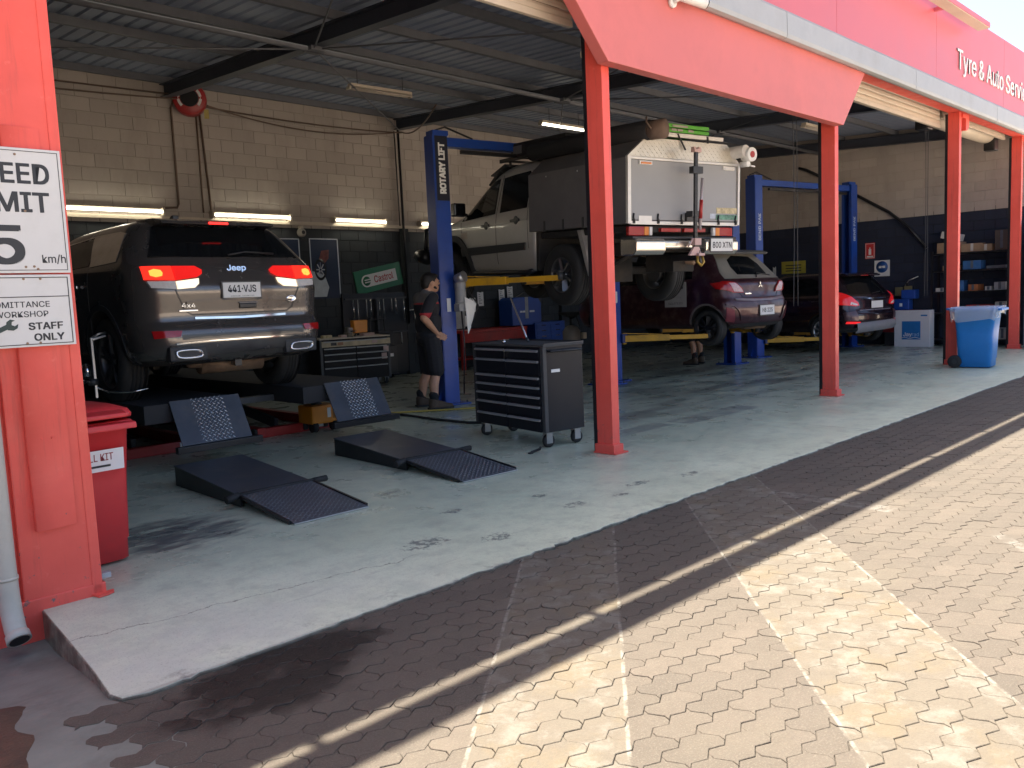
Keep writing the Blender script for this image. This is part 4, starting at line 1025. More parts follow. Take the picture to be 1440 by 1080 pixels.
    def tread(b):
        P = [(-HW+.005, Z1+.012), (HW-.005, Z1+.012), (HW-.235, 1.95), (-HW+.285, 1.95)]
        b.prism(P, 'xz', Y0-.012, Y0+.03)
        y = Y0-.0125
        r_ = 0; z = Z1+.03
        while z < 1.94:
            x = -HW+.06+(r_ % 2)*.036
            while x < HW-.05:
                f_ = (z-Z1-.012)/(1.95-Z1-.012)
                if -HW+.02+.28*f_ < x-.03 and x+.03 < HW-.02-.23*f_:
                    a = .7 if (int((x+5)/.036)+r_) % 2 else -.7; q = Vector((math.cos(a), 0, math.sin(a)))*.024; n_ = Vector((-math.sin(a), 0, math.cos(a)))*.006
                    cc = Vector((x, y, z))
                    b.add([cc-q, cc+n_, cc+q, cc-n_, cc+Vector((0, -.004, 0))], [(0, 3, 4), (3, 2, 4), (2, 1, 4), (1, 0, 4)])
                x += .072
            z += .036; r_ += 1
    quick('tread_plate', pm('tread_aluminium', (.60, .56, .48), .35, .55, var=.1), cn, tread)
    for s in (-.66, .72):
        m_ = box('marker_lamp', (s, Y0-.02, 1.665), (.20, .025, .045), tr, cn, .006)
        box('lens', (s, Y0-.033, 1.660), (.16, .012, .025), LENSA if s < 0 else LENSC, m_, .004)
    for k, s in enumerate((-.84, -.46, -.08, .22, .55, .86)):
        quick('strap_catch', BLACK, cn, lambda b: (b.tube([(s, Y0-.022, 1.09), (s-.012, Y0-.03, 1.04), (s+.006, Y0-.03, .99)], .011, 6), b.box((s, Y0-.022, 1.0), (.03, .02, .05))))
    box('latch_box', (.04, Y0-.03, 1.06), (.12, .03, .10), BLACK, cn, .006)
    box('tailgate_label', (-.66, Y0-.018, 1.035), (.20, .004, .06), tr, cn)
    st = box('travel_sticker', (.70, Y0-.018, 1.15), (.36, .004, .07), pm('sticker_tan', (.50, .42, .25), .6, var=.5, scale=14), cn)
    box('travel_sticker', (.70, Y0-.018, 1.07), (.40, .004, .06), pm('sticker_green', (.10, .22, .16), .6, var=.7, scale=12), cn)
    box('travel_sticker', (.46, Y0-.018, 1.08), (.11, .004, .06), pm('sticker_blue', (.45, .50, .58), .6, var=.2, scale=12), cn)
    for y in (.5, .9, 1.3, 1.7):
        for s in (-1, 1): quick('curtain_strap', BLACK, cn, lambda b: b.box((s*(HW+.006), y, 1.03), (.012, .03, .14)), .003)
    for y in (.4, 1.0, 1.65): quick('canopy_stud', ALU, cn, lambda b: b.cyl((-HW-.001, y, 1.66), (-HW-.008, y, 1.66), .012, .008, 8))
    # lamps and step bumper
    for s in (-1, 1):
        lb = box('tail_lamp', (s*.71-.06, .10, .89), (.30, .05, .105), LENSR, t, .008)
        box('indicator', (s*.59-.06, .078, .89), (.07, .02, .10), LENSA, lb, .006)
        box('reverse_lens', (s*.525-.06, .085, .89), (.045, .04, .10), LENSC, lb, .006)
    MB().bb(-.38, -.06, .11, .16, .885, .93).bb(.0, .36, .11, .16, .885, .93).build('red_bar', REDLIFT, t, .006)
    st = quick('step_bumper', pm('bumper_chrome_worn', (.62, .57, .50), .22, .85, var=.05), t, lambda b: (b.prism([(-.01, .615), (-.055, .66), (-.06, .765), (-.02, .80), (.22, .80), (.22, .615)], 'yz', -.92, -.46), b.prism([(-.01, .68), (-.03, .70), (-.03, .765), (-.0, .79), (.2, .79), (.2, .68)], 'yz', -.45, .0), b.prism([(-.01, .615), (-.055, .66), (-.06, .765), (-.02, .80), (.22, .80), (.22, .615)], 'yz', .20, .76)), .018)
    MB().bb(-.94, .78, -.01, .2, .80, .825).build('step_pad', DKPLASTIC, st, .008)
    MB().bb(.0, .20, .0, .15, .68, .79).build('bumper_infill', BLACK, st, .008)
    plate(t, '800 XTN', (.45, -.075, .725), wd=.38, ht=.15, ts=.135)
    quick('tow_hitch', BLACK, t, lambda b: (b.bar((0, .3, .58), (0, -.12, .58), .08, .08), b.bar((0, -.05, .58), (0, -.14, .60), .12, .03), b.cyl((0, -.13, .60), (0, -.13, .66), .018, .018, 10), b.box((.14, -.02, .57), (.05, .05, .12))), .006)
    quick('brass_shackle', pm('brass_yellow', (.42, .26, .05), .4, .5), t, lambda b: b.tube([(-.04, -.14, .60), (-.05, -.16, .52), (0, -.17, .48), (.05, -.16, .52), (.04, -.14, .60)], .016, 8))
    # high-lift jack strapped upright on the rear
    hj = quick('high_lift_jack', BLACK, t, lambda b: (b.bb(.12, .165, -.13, -.10, .70, 1.80), [b.cyl((.1425, -.131, .78+.045*k), (.1425, -.136, .78+.045*k), .009, .009, 6) for k in range(21)], b.bb(.08, .24, -.14, -.07, 1.55, 1.63), b.bb(.085, .2, -.12, -.02, 1.05, 1.12)), .003)
    quick('handle_bar', pm('jack_handle_grey', (.48, .42, .42), .4, .3), hj, lambda b: (b.cyl((.215, -.12, .90), (.245, -.12, 1.50), .017, .017, 10)))
    quick('handle_grip', REDLIFT, hj, lambda b: b.cyl((.2215, -.12, 1.03), (.2325, -.12, 1.25), .021, .021, 10))
    quick('top_clamp', pm('jack_pink', (.52, .34, .31), .5), hj, lambda b: (b.bb(.085, .12, -.14, -.09, 1.79, 1.85), b.bb(.165, .20, -.14, -.09, 1.79, 1.85), b.bb(.085, .20, -.15, -.135, 1.79, 1.83)), .004)
    quick('lifting_shoe', MATS['jack_pink'], hj, lambda b: (b.bb(.095, .20, -.16, -.09, .72, .80), b.prism([(.02, .60), (.23, .60), (.18, .70), (.10, .70)], 'xz', -.145, -.11), b.tube([(.09, -.13, .80), (.04, -.14, .74), (.0, -.14, .70)], .010, 6), b.box((.18, -.15, .61), (.10, .08, .03))), .004)
    hj.location.x = -.19
    # PVC storage tube, awning bag, recovery boards on top
    tb = quick('storage_tube', pm('pvc_white', (.55, .53, .50), .5, var=.1), t, lambda b: (b.cyl((.83, -.10, 1.86), (.83, 1.6, 1.86), .075, .075, 22)))
    e_ = quick('tube_cap', WHITE, tb, lambda b: (b.cyl((.90, -.14, 1.82), (.90, -.02, 1.82), .085, .085, 22), b.cyl((.88, -.10, 1.71), (.88, .02, 1.71), .035, .035, 14), b.cyl((.90, -.10, 1.69), (.98, -.11, 1.68), .012, .010, 8)))
    quick('cap_centre', REDLIFT, tb, lambda b: b.cyl((.90, -.145, 1.82), (.90, -.13, 1.82), .04, .04, 18))
    aw = quick('awning_bag', MATS['black_canvas'], t, lambda b: b.tube([(-.62, .05, 2.03), (-.70, 1.0, 2.04), (-.78, 2.15, 2.03)], .115, 12))
    quick('awning_end', pm('brown_canvas', (.14, .095, .075), .85, var=.2), aw, lambda b: (b.tube([(-.52, -.10, 2.03), (-.60, .1, 2.03)], .11, 14), b.tube([(-.68, -.04, 2.02), (-.72, .0, 2.1), (-.70, .02, 2.16)], .012, 6)))
    bo = MB()
    for k in range(2): bo.bb(-.36+.0*k, .42, .12+.0*k, 1.2, 2.045+.055*k, 2.088+.055*k)
    bo = bo.build('recovery_boards', pm('recovery_green', (.08, .36, .03), .55, var=.15), t, .008)
    quick('board_slots', pm('slot_grey', (.32, .28, .24), .6), bo, lambda b: [b.bb(x0, x0+.085, .11, .125, 2.06, 2.085) for x0 in (-.22, -.12, .06)] and b.bb(-.2, .05, .112, .118, 2.105, 2.13))
    for yb in (.1, 1.2): quick('board_rack_bar', tr, t, lambda b: b.bar((-.36, yb, 2.005), (.62, yb, 2.005), .05, .045), .004)
    quick('rack_strap', BLACK, t, lambda b: (b.bar((-.16, .07, 2.02), (-.04, .06, 1.84), .022, .01), b.bar((.34, .07, 2.02), (.345, .07, 1.94), .025, .01)))
    for sx, o in ((-.80, -1), (.80, 1)):
        wheel(t, (sx, 1.38, .40), .395, .27, .225, o, 6, pm('ute_alloy', (.18, .18, .185), .35, .8), twin=False)
        wheel(t, (sx, 4.28, .40), .395, .27, .225, o, 6, MATS['ute_alloy'], twin=False, steer=.05)
ute()

# ------------------------------------------------------------------ plum hatchback on the middle lift
def mirage():
    t = thing('lifted_hatchback', 'dusty plum hatchback raised knee high on the middle two-post lift', 'car', (12.17, 6.52, .545), -R(8))
    paint = pm('plum_metallic', (.048, .012, .018), .32, .45, var=.08, scale=10, coat=.5, dirt=(.20, .15, .14), dirt_amt=.35, dscale=5)
    dusty = pm('dusty_glass', (.21, .195, .16), .5, var=.15, scale=4)
    rows = [(.24, .18, 3.6, .70, .25, .25), (.30, .06, 3.72, .78, .25, .25), (.42, .01, 3.78, .815, .26, .30), (.55, .0, 3.8, .83, .26, .30), (.66, .015, 3.78, .832, .26, .30), (.72, .06, 3.72, .833, .24, .30), (.80, .075, 3.66, .833, .22, .30),
            (.93, .08, 3.4, .83, .22, .30), (1.0, .13, 3.05, .82, .22, .3), (1.06, .20, 2.95, .80, .22, .3), (1.2, .33, 2.72, .74, .2, .28), (1.36, .47, 2.45, .665, .18, .26), (1.44, .55, 2.25, .60, .18, .25), (1.48, .65, 2.1, .52, .18, .25), (1.505, .8, 1.9, .40, .2, .25)]
    c = Car(rows, bow=.10, fx=.5, fy=.6, crown=.015, yc=1.5, zc=1.3)
    c.body('body', paint, t, ((.50, .285, .335), (2.95, .285, .335)))
    rw = c.patch('dusty_surround', [(-.68, 1.015), (.68, 1.015), (.66, 1.12), (.50, 1.42), (-.50, 1.42), (-.66, 1.12)], dusty, t)
    c.patch('wiped_glass', [(-.36, 1.08), (.12, 1.07), (.38, 1.085), (.36, 1.25), (.24, 1.37), (-.18, 1.39), (-.34, 1.32), (-.38, 1.2)], GLASS, rw, off=.008, th=.006)
    quick('wiper', BLACK, rw, lambda b: b.tube([(0, c.rear_y(0, 1.03)-.02, 1.03), (.1, c.rear_y(.1, 1.1)-.02, 1.10), (.40, c.rear_y(.4, 1.05)-.02, 1.06)], .009, 6))
    quick('spoiler', pm('dusty_roof', (.13, .125, .115), .6, var=.15), t, lambda b: b.prism([(.34, 1.40), (.30, 1.43), (.40, 1.465), (.75, 1.50), (.75, 1.47), (.52, 1.42)], 'yz', -.53, .53), .012)
    for wh, sg in (('left', -1), ('right', 1)):
        s = sg
        tl = c.patch('tail_lamp', [(s*.815, .90), (s*.80, .86), (s*.62, .80), (s*.40, .79), (s*.43, .86), (s*.56, .965), (s*.74, .985), (s*.82, .955)], LENSR, t, off=.02, th=.05, cut=.06)
        c.patch('clear_lens', [(s*.60, .815), (s*.42, .805), (s*.455, .86), (s*.565, .95), (s*.68, .955), (s*.64, .88)], pm('pink_clear_lens', (.55, .36, .36), .2, var=.25, scale=30, coat=.5), tl, off=.023, th=.004, cut=.06)
        c.patch('rear_door_window', [(.78, 1.04), (1.70, 1.0), (1.70, 1.36), (1.1, 1.40), (.86, 1.33)], GLASS, t, wh)
        c.patch('front_door_window', [(1.78, 1.0), (2.75, .97), (2.2, 1.33), (1.80, 1.37)], GLASS, t, wh)
        c.patch('door_gap', ribbon([(1.74, .36), (1.74, 1.0)], .008), BLACK, t, wh, .0015)
        c.patch('wheel_lip', ribbon([(.50+.345*math.cos(a), .285+.345*math.sin(a)) for a in [R(5+175*i/16) for i in range(17)]], .03), pm('dusty_lip', (.10, .085, .085), .6), t, wh, .006)
        c.patch('bumper_crease', ribbon([(s*.50, .36), (s*.57, .52), (s*.66, .60), (s*.76, .62)], .025), paint, t, off=.016, th=.03)
        c.patch('corner_vent', [(s*.62, .34), (s*.74, .36), (s*.76, .58), (s*.66, .54)], pm('plum_vent', (.17, .035, .05), .4, .3), t, off=.004)
        for k, y0 in enumerate((1.0, 1.86)): quick('door_handle', paint, t, lambda b: b.bar((sg*.845, y0, .88), (sg*.845, y0+.18, .88), .02, .03), .006)
    c.patch('bumper_shelf', ribbon([(-.60, .695), (-.2, .675), (.2, .675), (.60, .695)], .035), pm('pale_scuff', (.30, .27, .29), .35, .3, coat=.3), t, off=.012, th=.03)
    c.patch('tailgate_gap', ribbon([(-.48, .79), (-.42, .72), (.42, .72), (.48, .79)], .010), BLACK, t, off=.002)
    c.patch('lower_valance', [(-.55, .255), (.55, .255), (.60, .31), (-.60, .31)], DKPLASTIC, t, off=.005)
    # three-diamond badge
    def tri(b):
        for k in range(3):
            a0 = PI/2+k*2*PI/3; d = Vector((math.cos(a0), 0, math.sin(a0))); n_ = Vector((-math.sin(a0), 0, math.cos(a0)))
            q = [Vector((0, 0, 0)), d*.03+n_*.0173, d*.06, d*.03-n_*.0173]
            base = Vector((.0, c.rear_y(0, .90)-.012, .90))
            b.add([base+p for p in q]+[base+p+Vector((0, .012, 0)) for p in q], [(0, 1, 2, 3), (7, 6, 5, 4), (0, 4, 5, 1), (1, 5, 6, 2), (2, 6, 7, 3), (3, 7, 4, 0)])
    quick('maker_badge', CHROME, t, tri)
    box('model_badge', (-.30, c.rear_y(.3, .77)-.006, .775), (.15, .008, .022), CHROME, t, .003)
    plate(t, 'H8 225', (.06, c.rear_y(0, .50)-.014, .505), wd=.36, ht=.15, ts=.128)
    sg_ = box('door_magnet', (-.8375, 1.10, .80), (.006, .46, .40), pm('magnet_grey', (.34, .34, .33), .6, var=.05), t)
    text('magnet_text', '0414 373 575', .066, TXTBLACK, sg_, (-.842, 1.10, .66), (0, -1, 0), (0, 0, 1), .001, sx=.95)
    text('magnet_text', 'mobile', .07, pm('print_faint', (.24, .24, .24), .6), sg_, (-.842, 1.05, .76), (0, -1, 0), (0, 0, 1), .001)
    box('magnet_mark', (-.842, .98, .91), (.003, .09, .035), TXTBLACK, sg_)
    for sx, o in ((-.715, -1), (.715, 1)):
        for yw in (.50, 2.95): wheel(t, (sx, yw, .262 if yw < 1 else .27), .285, .185, .20, o, 9, pm('hatch_alloy', (.025, .025, .028), .35, .6), twin=False)
    quick('rear_beam', UNDER, t, lambda b: (b.bar((-.6, .70, .25), (.6, .70, .25), .12, .09), b.bar((-.45, .7, .26), (-.45, 1.4, .30), .08, .06), b.bar((.45, .7, .26), (.45, 1.4, .30), .08, .06)), .01)
    quick('exhaust', RUSTY, t, lambda b: (b.cyl((-.1, .36, .27), (.42, .34, .27), .075, .075, 14), b.tube([(.2, .4, .25), (.1, 1.2, .24), (.0, 2.6, .24)], .026, 8)))
mirage()

# ------------------------------------------------------------------ dark hatchback on the far lift
def fiesta():
    t = thing('dark_hatchback', 'black cherry hatchback with sagging grey rear valance beside the white carton', 'car', (17.2, 6.72, .165), -R(13))
    paint = pm('black_cherry', (.024, .010, .016), .22, .4, var=.05, coat=.8)
    rows = [(.26, .16, 3.7, .72, .25, .25), (.34, .05, 3.85, .80, .25, .28), (.50, .0, 3.93, .845, .26, .32), (.62, .0, 3.95, .855, .26, .32), (.72, .05, 3.9, .86, .25, .32), (.90, .075, 3.7, .86, .24, .32), (.98, .10, 3.4, .855, .22, .3),
            (1.05, .17, 3.1, .83, .22, .3), (1.2, .30, 2.8, .76, .2, .28), (1.36, .44, 2.5, .68, .18, .26), (1.43, .52, 2.3, .62, .18, .25), (1.465, .64, 2.1, .53, .18, .25), (1.485, .8, 1.9, .42, .2, .25)]
    c = Car(rows, bow=.08, fx=.5, fy=.6, crown=.015, yc=1.5, zc=1.3)
    c.body('body', paint, t, ((.72, .30, .345), (3.2, .30, .345)))
    rw = c.patch('rear_window', [(-.60, 1.02), (.60, 1.02), (.60, 1.10), (.46, 1.37), (-.46, 1.37), (-.60, 1.10)], GLASS, t)
    quick('wiper', BLACK, rw, lambda b: b.tube([(0, c.rear_y(0, 1.03)-.02, 1.03), (.3, c.rear_y(.3, 1.05)-.02, 1.06)], .008, 6))
    sp = quick('spoiler', paint, t, lambda b: b.prism([(.33, 1.385), (.30, 1.41), (.40, 1.445), (.75, 1.48), (.75, 1.45), (.52, 1.40)], 'yz', -.54, .54), .012)
    box('high_brake_light', (0, .31, 1.40), (.22, .015, .016), LENSR, sp, .003)
    for wh, sg in (('left', -1), ('right', 1)):
        s = sg
        tl = c.patch('tail_lamp', [(s*.85, .92), (s*.83, .82), (s*.60, .785), (s*.50, .80), (s*.52, .86), (s*.66, .98), (s*.79, 1.09), (s*.845, 1.06)], pm('cherry_lens', (.36, .008, .012), .15, coat=.6, emit=(1, .02, .02), estr=.05), t, off=.02, th=.05, cut=.06)
        c.patch('clear_band', [(s*.72, .825), (s*.545, .80), (s*.55, .83), (s*.70, .875)], LENSC, tl, off=.024, th=.004)
        c.patch('side_window', [(.80, 1.03), (2.7, .98), (2.1, 1.34), (1.1, 1.38), (.90, 1.32)], GLASS, t, wh)
        c.patch('bumper_corner', [(s*.56, .50), (s*.80, .50), (s*.82, .66), (s*.60, .70)], pm('cherry_scuffed', (.10, .055, .065), .35, .4, coat=.4), t, off=.006)
        c.patch('rear_reflector', [(s*.78, .44), (s*.52, .43), (s*.50, .47), (s*.78, .485)], pm('reflector_red_glow', (.5, .01, .02), .2, emit=(1, .03, .03), estr=.12), t, off=.01)  # reflector given a faint glow of its own, though not a lamp
        c.patch('wheel_lip', ribbon([(.72+.355*math.cos(a), .30+.355*math.sin(a)) for a in [R(5+175*i/16) for i in range(17)]], .025), paint, t, wh, .006)
    c.patch('tailgate_trim', ribbon([(-.40, .93), (.40, .93)], .022), CHROME, t, off=.016, th=.03)
    c.patch('bumper_shelf', ribbon([(-.50, .70), (.50, .70)], .020), pm('shelf_sheen', (.25, .23, .25), .3, .5), t, off=.012)
    p = plate(t, None, (.05, c.rear_y(0, .80)-.014, .805), wd=.37, ht=.14)
    vb = quick('loose_valance', pm('bare_bumper_grey', (.20, .20, .21), .55, var=.1), t, lambda b: b.add(*[(lambda P: ([(x, y, z) for x, y, z in P], [(i*4+k, (i+1)*4+k, (i+1)*4+k+1, i*4+k+1) for i in range(12) for k in range(3)]))([(x, c.rear_y(min(.8, abs(x)), .36)-.02-yy, zz+.10*(x+.6)*.35) for x in [-.62+1.40*i/12 for i in range(13)] for yy, zz in ((.0, .46), (.05, .42), (.055, .32), (.0, .25))])][0], 0, True))
    for sx, o in ((-.74, -1), (.74, 1)):
        for yw in (.72, 3.2): wheel(t, (sx, yw, .30), .30, .19, .205, o, 8, ALU, twin=False)
    quick('rear_beam', UNDER, t, lambda b: (b.bar((-.6, .75, .27), (.6, .75, .27), .12, .09), b.cyl((-.2, .4, .27), (.4, .4, .27), .07, .07, 12)), .01)
fiesta()
# ================================================================== LIFTS AND RAMPS
PLATED = pm('blue_black_plate', (.078, .090, .108), .38, .35, var=.15, dirt=(.15, .14, .125), dirt_amt=.55, dscale=4)
PLATER = pm('worn_plate_relief', (.42, .46, .50), .3, .7, var=.2)
def lozenges(b, x0, x1, y0, y1, zf, pitch=.044, skip=0.):
    """raised diamond tread on a plane: zf(y) -> z"""
    r = random.Random(4); k = 0; y = y0
    while y < y1:
        x = x0+(k % 2)*pitch/2
        while x < x1:
            if r.random() >= skip:
                a = .75 if k % 2 else -.75; dx, dy = math.cos(a), math.sin(a); l, w_ = .0170, .0060
                c = Vector((x, y, zf(y))); sl = (zf(y+.01)-zf(y-.01))/.02
                d = Vector((dx, dy, dy*sl)); n_ = Vector((-dy, dx, dx*sl)); up_ = Vector((0, -sl, 1)).normalized()*.0035
                b.add([c-d*l, c+n_*w_, c+d*l, c-n_*w_, c+up_], [(0, 3, 4), (3, 2, 4), (2, 1, 4), (1, 0, 4)])
            x += pitch
        y += pitch*.5; k += 1
def drive_lift():
    t = thing('drive_on_lift', 'low drive-on scissor lift with black runways and red floor frames under the SUV', 'car lift', (0, 0, 0))
    Z = .60
    for x0, x1, f0 in ((2.80, 3.68, 3.02), (4.38, 5.29, 4.62)):
        xm = (x0+x1)/2
        rw = quick('runway', pm('runway_black', (.022, .022, .024), .75, var=.2), t, lambda b: (b.bb(x0, x1, 7.41, 12.1, Z-.06, Z-.002), b.bb(x0, x0+.05, 7.41, 12.1, Z-.17, Z-.06), b.bb(x1-.05, x1, 7.41, 12.1, Z-.17, Z-.06), b.bb(x0, x1, 7.41, 7.44, Z-.17, Z-.06)), .006)
        # hinged approach flap hanging from the runway end
        fl = MB().prism([(7.408, Z+.012), (7.398, Z+.019), (7.178, .235), (7.188, .225)], 'yz', f0, x1).build('approach_flap', PLATED, t, .003)
        lo = MB(); lozenges(lo, f0+.20, x1-.16, 0, .43, lambda y: 0)
        d = Vector((0, -.22, -.384)).normalized(); n_ = Vector((0, -.868, .497))
        for i, p in enumerate(lo.v): lo.v[i] = Vector((p.x, 0, 0))+Vector((0, 7.398, Z+.019))+d*(p.y+.005)+n_*(p.z+.0005)
        tag(lo.build('tread_relief', PLATER, fl), kind='stuff')
        quick('flap_lip', BLACK, fl, lambda b: (b.bb(f0-.05, x1+.10, 7.165, 7.225, .165, .225)), .005)
        quick('flap_hinge', STEELD, fl, lambda b: b.cyl((f0, 7.405, Z-.012), (x1, 7.405, Z-.012), .016, .016, 10))
        # scissor arms and floor frame
        quick('scissor_arm', STEELD, t, lambda b: (b.bar((xm-.12, 8.6, .10), (xm-.12, 11.2, Z-.14), .05, .11), b.bar((xm+.12, 11.2, .10), (xm+.12, 8.6, Z-.14), .05, .11), b.cyl((xm-.2, 9.9, .34), (xm+.2, 9.9, .34), .03, .03, 12)), .006)
        bf = quick('floor_frame', REDLIFT, t, lambda b: (b.bb(x0-.05, x0+.04, 8.32, 11.6, .002, .11), b.bb(x1-.04, x1+.05, 8.32, 11.6, .002, .11), b.bb(x0+.04, x1-.04, 8.32, 8.42, .002, .10)), .008)
        box('label_plate', (x1-.16, 8.314, .06), (.10, .006, .06), WHITE, bf)
        quick('frame_roller', RUBBER, t, lambda b: (b.cyl((x1+.055, 8.36, .06), (x1+.09, 8.36, .06), .05, .05, 16), b.cyl((x0-.09, 8.36, .06), (x0-.055, 8.36, .06), .05, .05, 16)))
    quick('cross_tube', STEELD, t, lambda b: b.bar((3.35, 9.9, .2), (4.45, 9.9, .2), .08, .08))
    quick('lift_deck_bracket', STEELD, t, lambda b: b.bb(3.68, 4.38, 8.0, 8.12, .44, .50))
drive_lift()
def ramp(loc, rz, label):
    t = thing('approach_ramp', label, 'ramp', loc, rz, 'loose approach ramps')
    # y: 0 = tip towards the yard, 1.95 = high end
    P = [(.0, .004), (.72, .085), (1.92, .165), (1.92, .004)]
    quick('wedge', BLACK, t, lambda b: (b.prism([(.75, .004), (.75, .08), (1.92, .158), (1.92, .004)], 'yz', -.29, -.275), b.prism([(.75, .004), (.75, .08), (1.92, .158), (1.92, .004)], 'yz', .275, .29), b.bb(-.275, .275, 1.905, 1.92, .004, .158)))
    quick('rear_deck', PLATED, t, lambda b: b.prism([(.76, .082), (1.925, .16), (1.925, .168), (.76, .09)], 'yz', -.295, .295), .002)
    fd = quick('front_deck', PLATED, t, lambda b: (b.prism([(0, .004), (.75, .084), (.75, .092), (.0, .012)], 'yz', -.285, .285)), .002)
    lo = MB(); lozenges(lo, -.27, .27, .02, .74, lambda y: .0125+.1067*y)
    tag(lo.build('tread_relief', pm('worn_plate_dull', (.24, .265, .29), .34, .6, var=.2), fd), kind='stuff')
    for s in (-1, 1): quick('side_rail', BLACK, t, lambda b: b.bar((s*.295, .03, .012), (s*.295, .78, .088), .018, .022))
    quick('hinge_pin', RUBBER, t, lambda b: (b.cyl((-.36, .755, .092), (.36, .755, .092), .016, .016, 10), b.cyl((.30, .755, .09), (.42, .77, .085), .020, .024, 10), b.cyl((-.40, .74, .075), (-.30, .75, .09), .03, .025, 10)))
    quick('rust_line', pm('rusty_edge', (.14, .10, .06), .6, .4, var=.4, scale=20), t, lambda b: b.prism([(.76, .0905), (.80, .0932), (.80, .0945), (.76, .0918)], 'yz', -.28, .28))
    quick('worn_tip', ALU, t, lambda b: b.bar((-.285, -.004, .007), (.285, -.004, .007), .014, .006))
    for s in (-1, 1): quick('corner_foot', RUBBER, t, lambda b: b.cyl((s*.24, 1.86, .001), (s*.24, 1.86, .02), .03, .03, 10))
ramp((2.97, 4.76, 0), R(-1.5), 'black steel approach ramp on the floor, nearer the red bin')
ramp((4.44, 4.76, 0), R(-3), 'black steel approach ramp on the floor, nearer the black tool chest')

def two_post(label, pl, pr, zc, arm_ang, word, maker_mat, height=3.6, text_mat=TXTWHITE, overhead=True):
    """pl, pr: bases of the two posts; zc: carriage height"""
    pl, pr = Vector((*pl, 0)), Vector((*pr, 0)); d = (pr-pl); ang = math.atan2(d.y, d.x); W = d.length
    t = thing('two_post_lift', label, 'car lift', pl, ang, 'two-post car lifts')
    for k, x in enumerate((0, W)):
        s = 1 if k == 0 else -1                                   # inner side direction
        po = quick('post', BLUELIFT, t, lambda b: (b.bb(x-s*.115-.006, x-s*.115+.006, -.115, .115, .02, height), b.bb(min(x-s*.109, x+s*.10), max(x-s*.109, x+s*.10), -.121, -.109, .02, height), b.bb(min(x-s*.109, x+s*.10), max(x-s*.109, x+s*.10), .109, .121, .02, height),
                                                   b.bb(min(x+s*.088, x+s*.10), max(x+s*.088, x+s*.10), -.109, -.06, .02, height), b.bb(min(x+s*.088, x+s*.10), max(x+s*.088, x+s*.10), .06, .109, .02, height), b.bb(x-.115, x+.115, -.115, .115, height, height+.012)))
        quick('base_plate', BLUELIFT, po, lambda b: (b.bb(x-.22, x+.22, -.22, .22, .003, .022), b.prism([(x-s*.121, .022), (x-s*.18, .022), (x-s*.121, .22)], 'xz', -.006, .006)), .003)
        for bx_, by_ in ((-.18, -.18), (.18, -.18), (-.18, .18), (.18, .18)): quick('anchor_bolt', STEELD, po, lambda b: b.cyl((x+bx_, by_, .022), (x+bx_, by_, .055), .012, .012, 6, smooth=False))
        ca_ = quick('carriage', BLUEDK, t, lambda b: (b.bb(x-.085, x+.085, -.055, .055, zc-.10, zc+.55), b.bb(min(x+s*.08, x+s*.2), max(x+s*.08, x+s*.2), -.17, .17, zc-.085, zc+.06)), .008)
        for j, a in enumerate(arm_ang[k]):
            L1, L2 = .72, a[1]; a_ = R(a[0]); dx = Vector((s*math.cos(a_), math.sin(a_), 0)); o = Vector((x+s*.17, .12*math.copysign(1, math.sin(a_)), zc-.02))
            ar = quick('swing_arm', YELLOW, t, lambda b: (b.bar(o-dx*.05, o+dx*L1, .11, .10), b.cyl(o+Vector((0, 0, -.09)), o+Vector((0, 0, .09)), .04, .04, 12)), .006)
            quick('arm_extension', YELLOW, ar, lambda b: b.bar(o+dx*(L1-.02), o+dx*(L1+L2), .075, .07), .005)
            e = o+dx*(L1+L2)
            quick('lift_pad', STEELD, ar, lambda b: (b.cyl(e+Vector((0, 0, -.03)), e+Vector((0, 0, .07)), .045, .05, 14), b.cyl(e+Vector((0, 0, .07)), e+Vector((0, 0, .09)), .06, .06, 14)))
            quick('arm_brace', YELLOW, ar, lambda b: b.bar(o+Vector((0, 0, .085)), o+dx*(L1*.85)+Vector((0, 0, .052)), .014, .012))
        if word:
            f_ = -1
            if k == 0 or maker_mat is None or word == 'BEND PAK':
                if maker_mat: box('name_strip', (x-s*.0, -.1235, height-.43), (.19, .004, .84), maker_mat, po)
                text('name_lettering', word, .165 if maker_mat else .14, text_mat, po, (x, -.127, height-.43 if maker_mat else height-.95), (0, 0, 1), (-1, 0, 0), .002, sx=.88 if maker_mat else 1.1, bold=.010 if maker_mat else .004)
        box('safety_label', (x, -.1235, 1.35), (.06, .003, .18), WHITE, po)
    if overhead:
        ov = quick('overhead_beam', BLUELIFT, t, lambda b: (b.bb(.10, W-.10, -.07, .07, height-.13, height-.01), b.bb(-.10, .14, -.09, .09, height+.012, height+.07), b.bb(W-.14, W+.10, -.09, .09, height+.012, height+.07)), .005)
        quick('shutoff_bar', BLACK, ov, lambda b: b.bar((.3, -.12, height-.20), (W-.3, -.12, height-.20), .05, .05), .004)
        quick('hydraulic_hose', BLACK, ov, lambda b: b.tube([(.0, .1, height-.4), (.02, .12, height+.1), (.2, .1, height+.16), (.6, .05, height+.02)], .014, 6))
    return t
rl = two_post('tall blue two-post lift lettered along its post, holding the white ute', (7.36, 8.65), (10.16, 8.12), 1.66, (((-58, .75), (42, .3)), ((-58, .6), (42, .3))), 'ROTARY LIFT', pm('name_strip_navy', (.006, .008, .020), .4), 3.58)
two_post('blue two-post lift with low yellow arms under the plum hatchback', (10.56, 8.33), (13.92, 8.12), .70, (((-52, .62), (45, .4)), ((-52, .62), (45, .4))), None, None, 3.2, overhead=False)
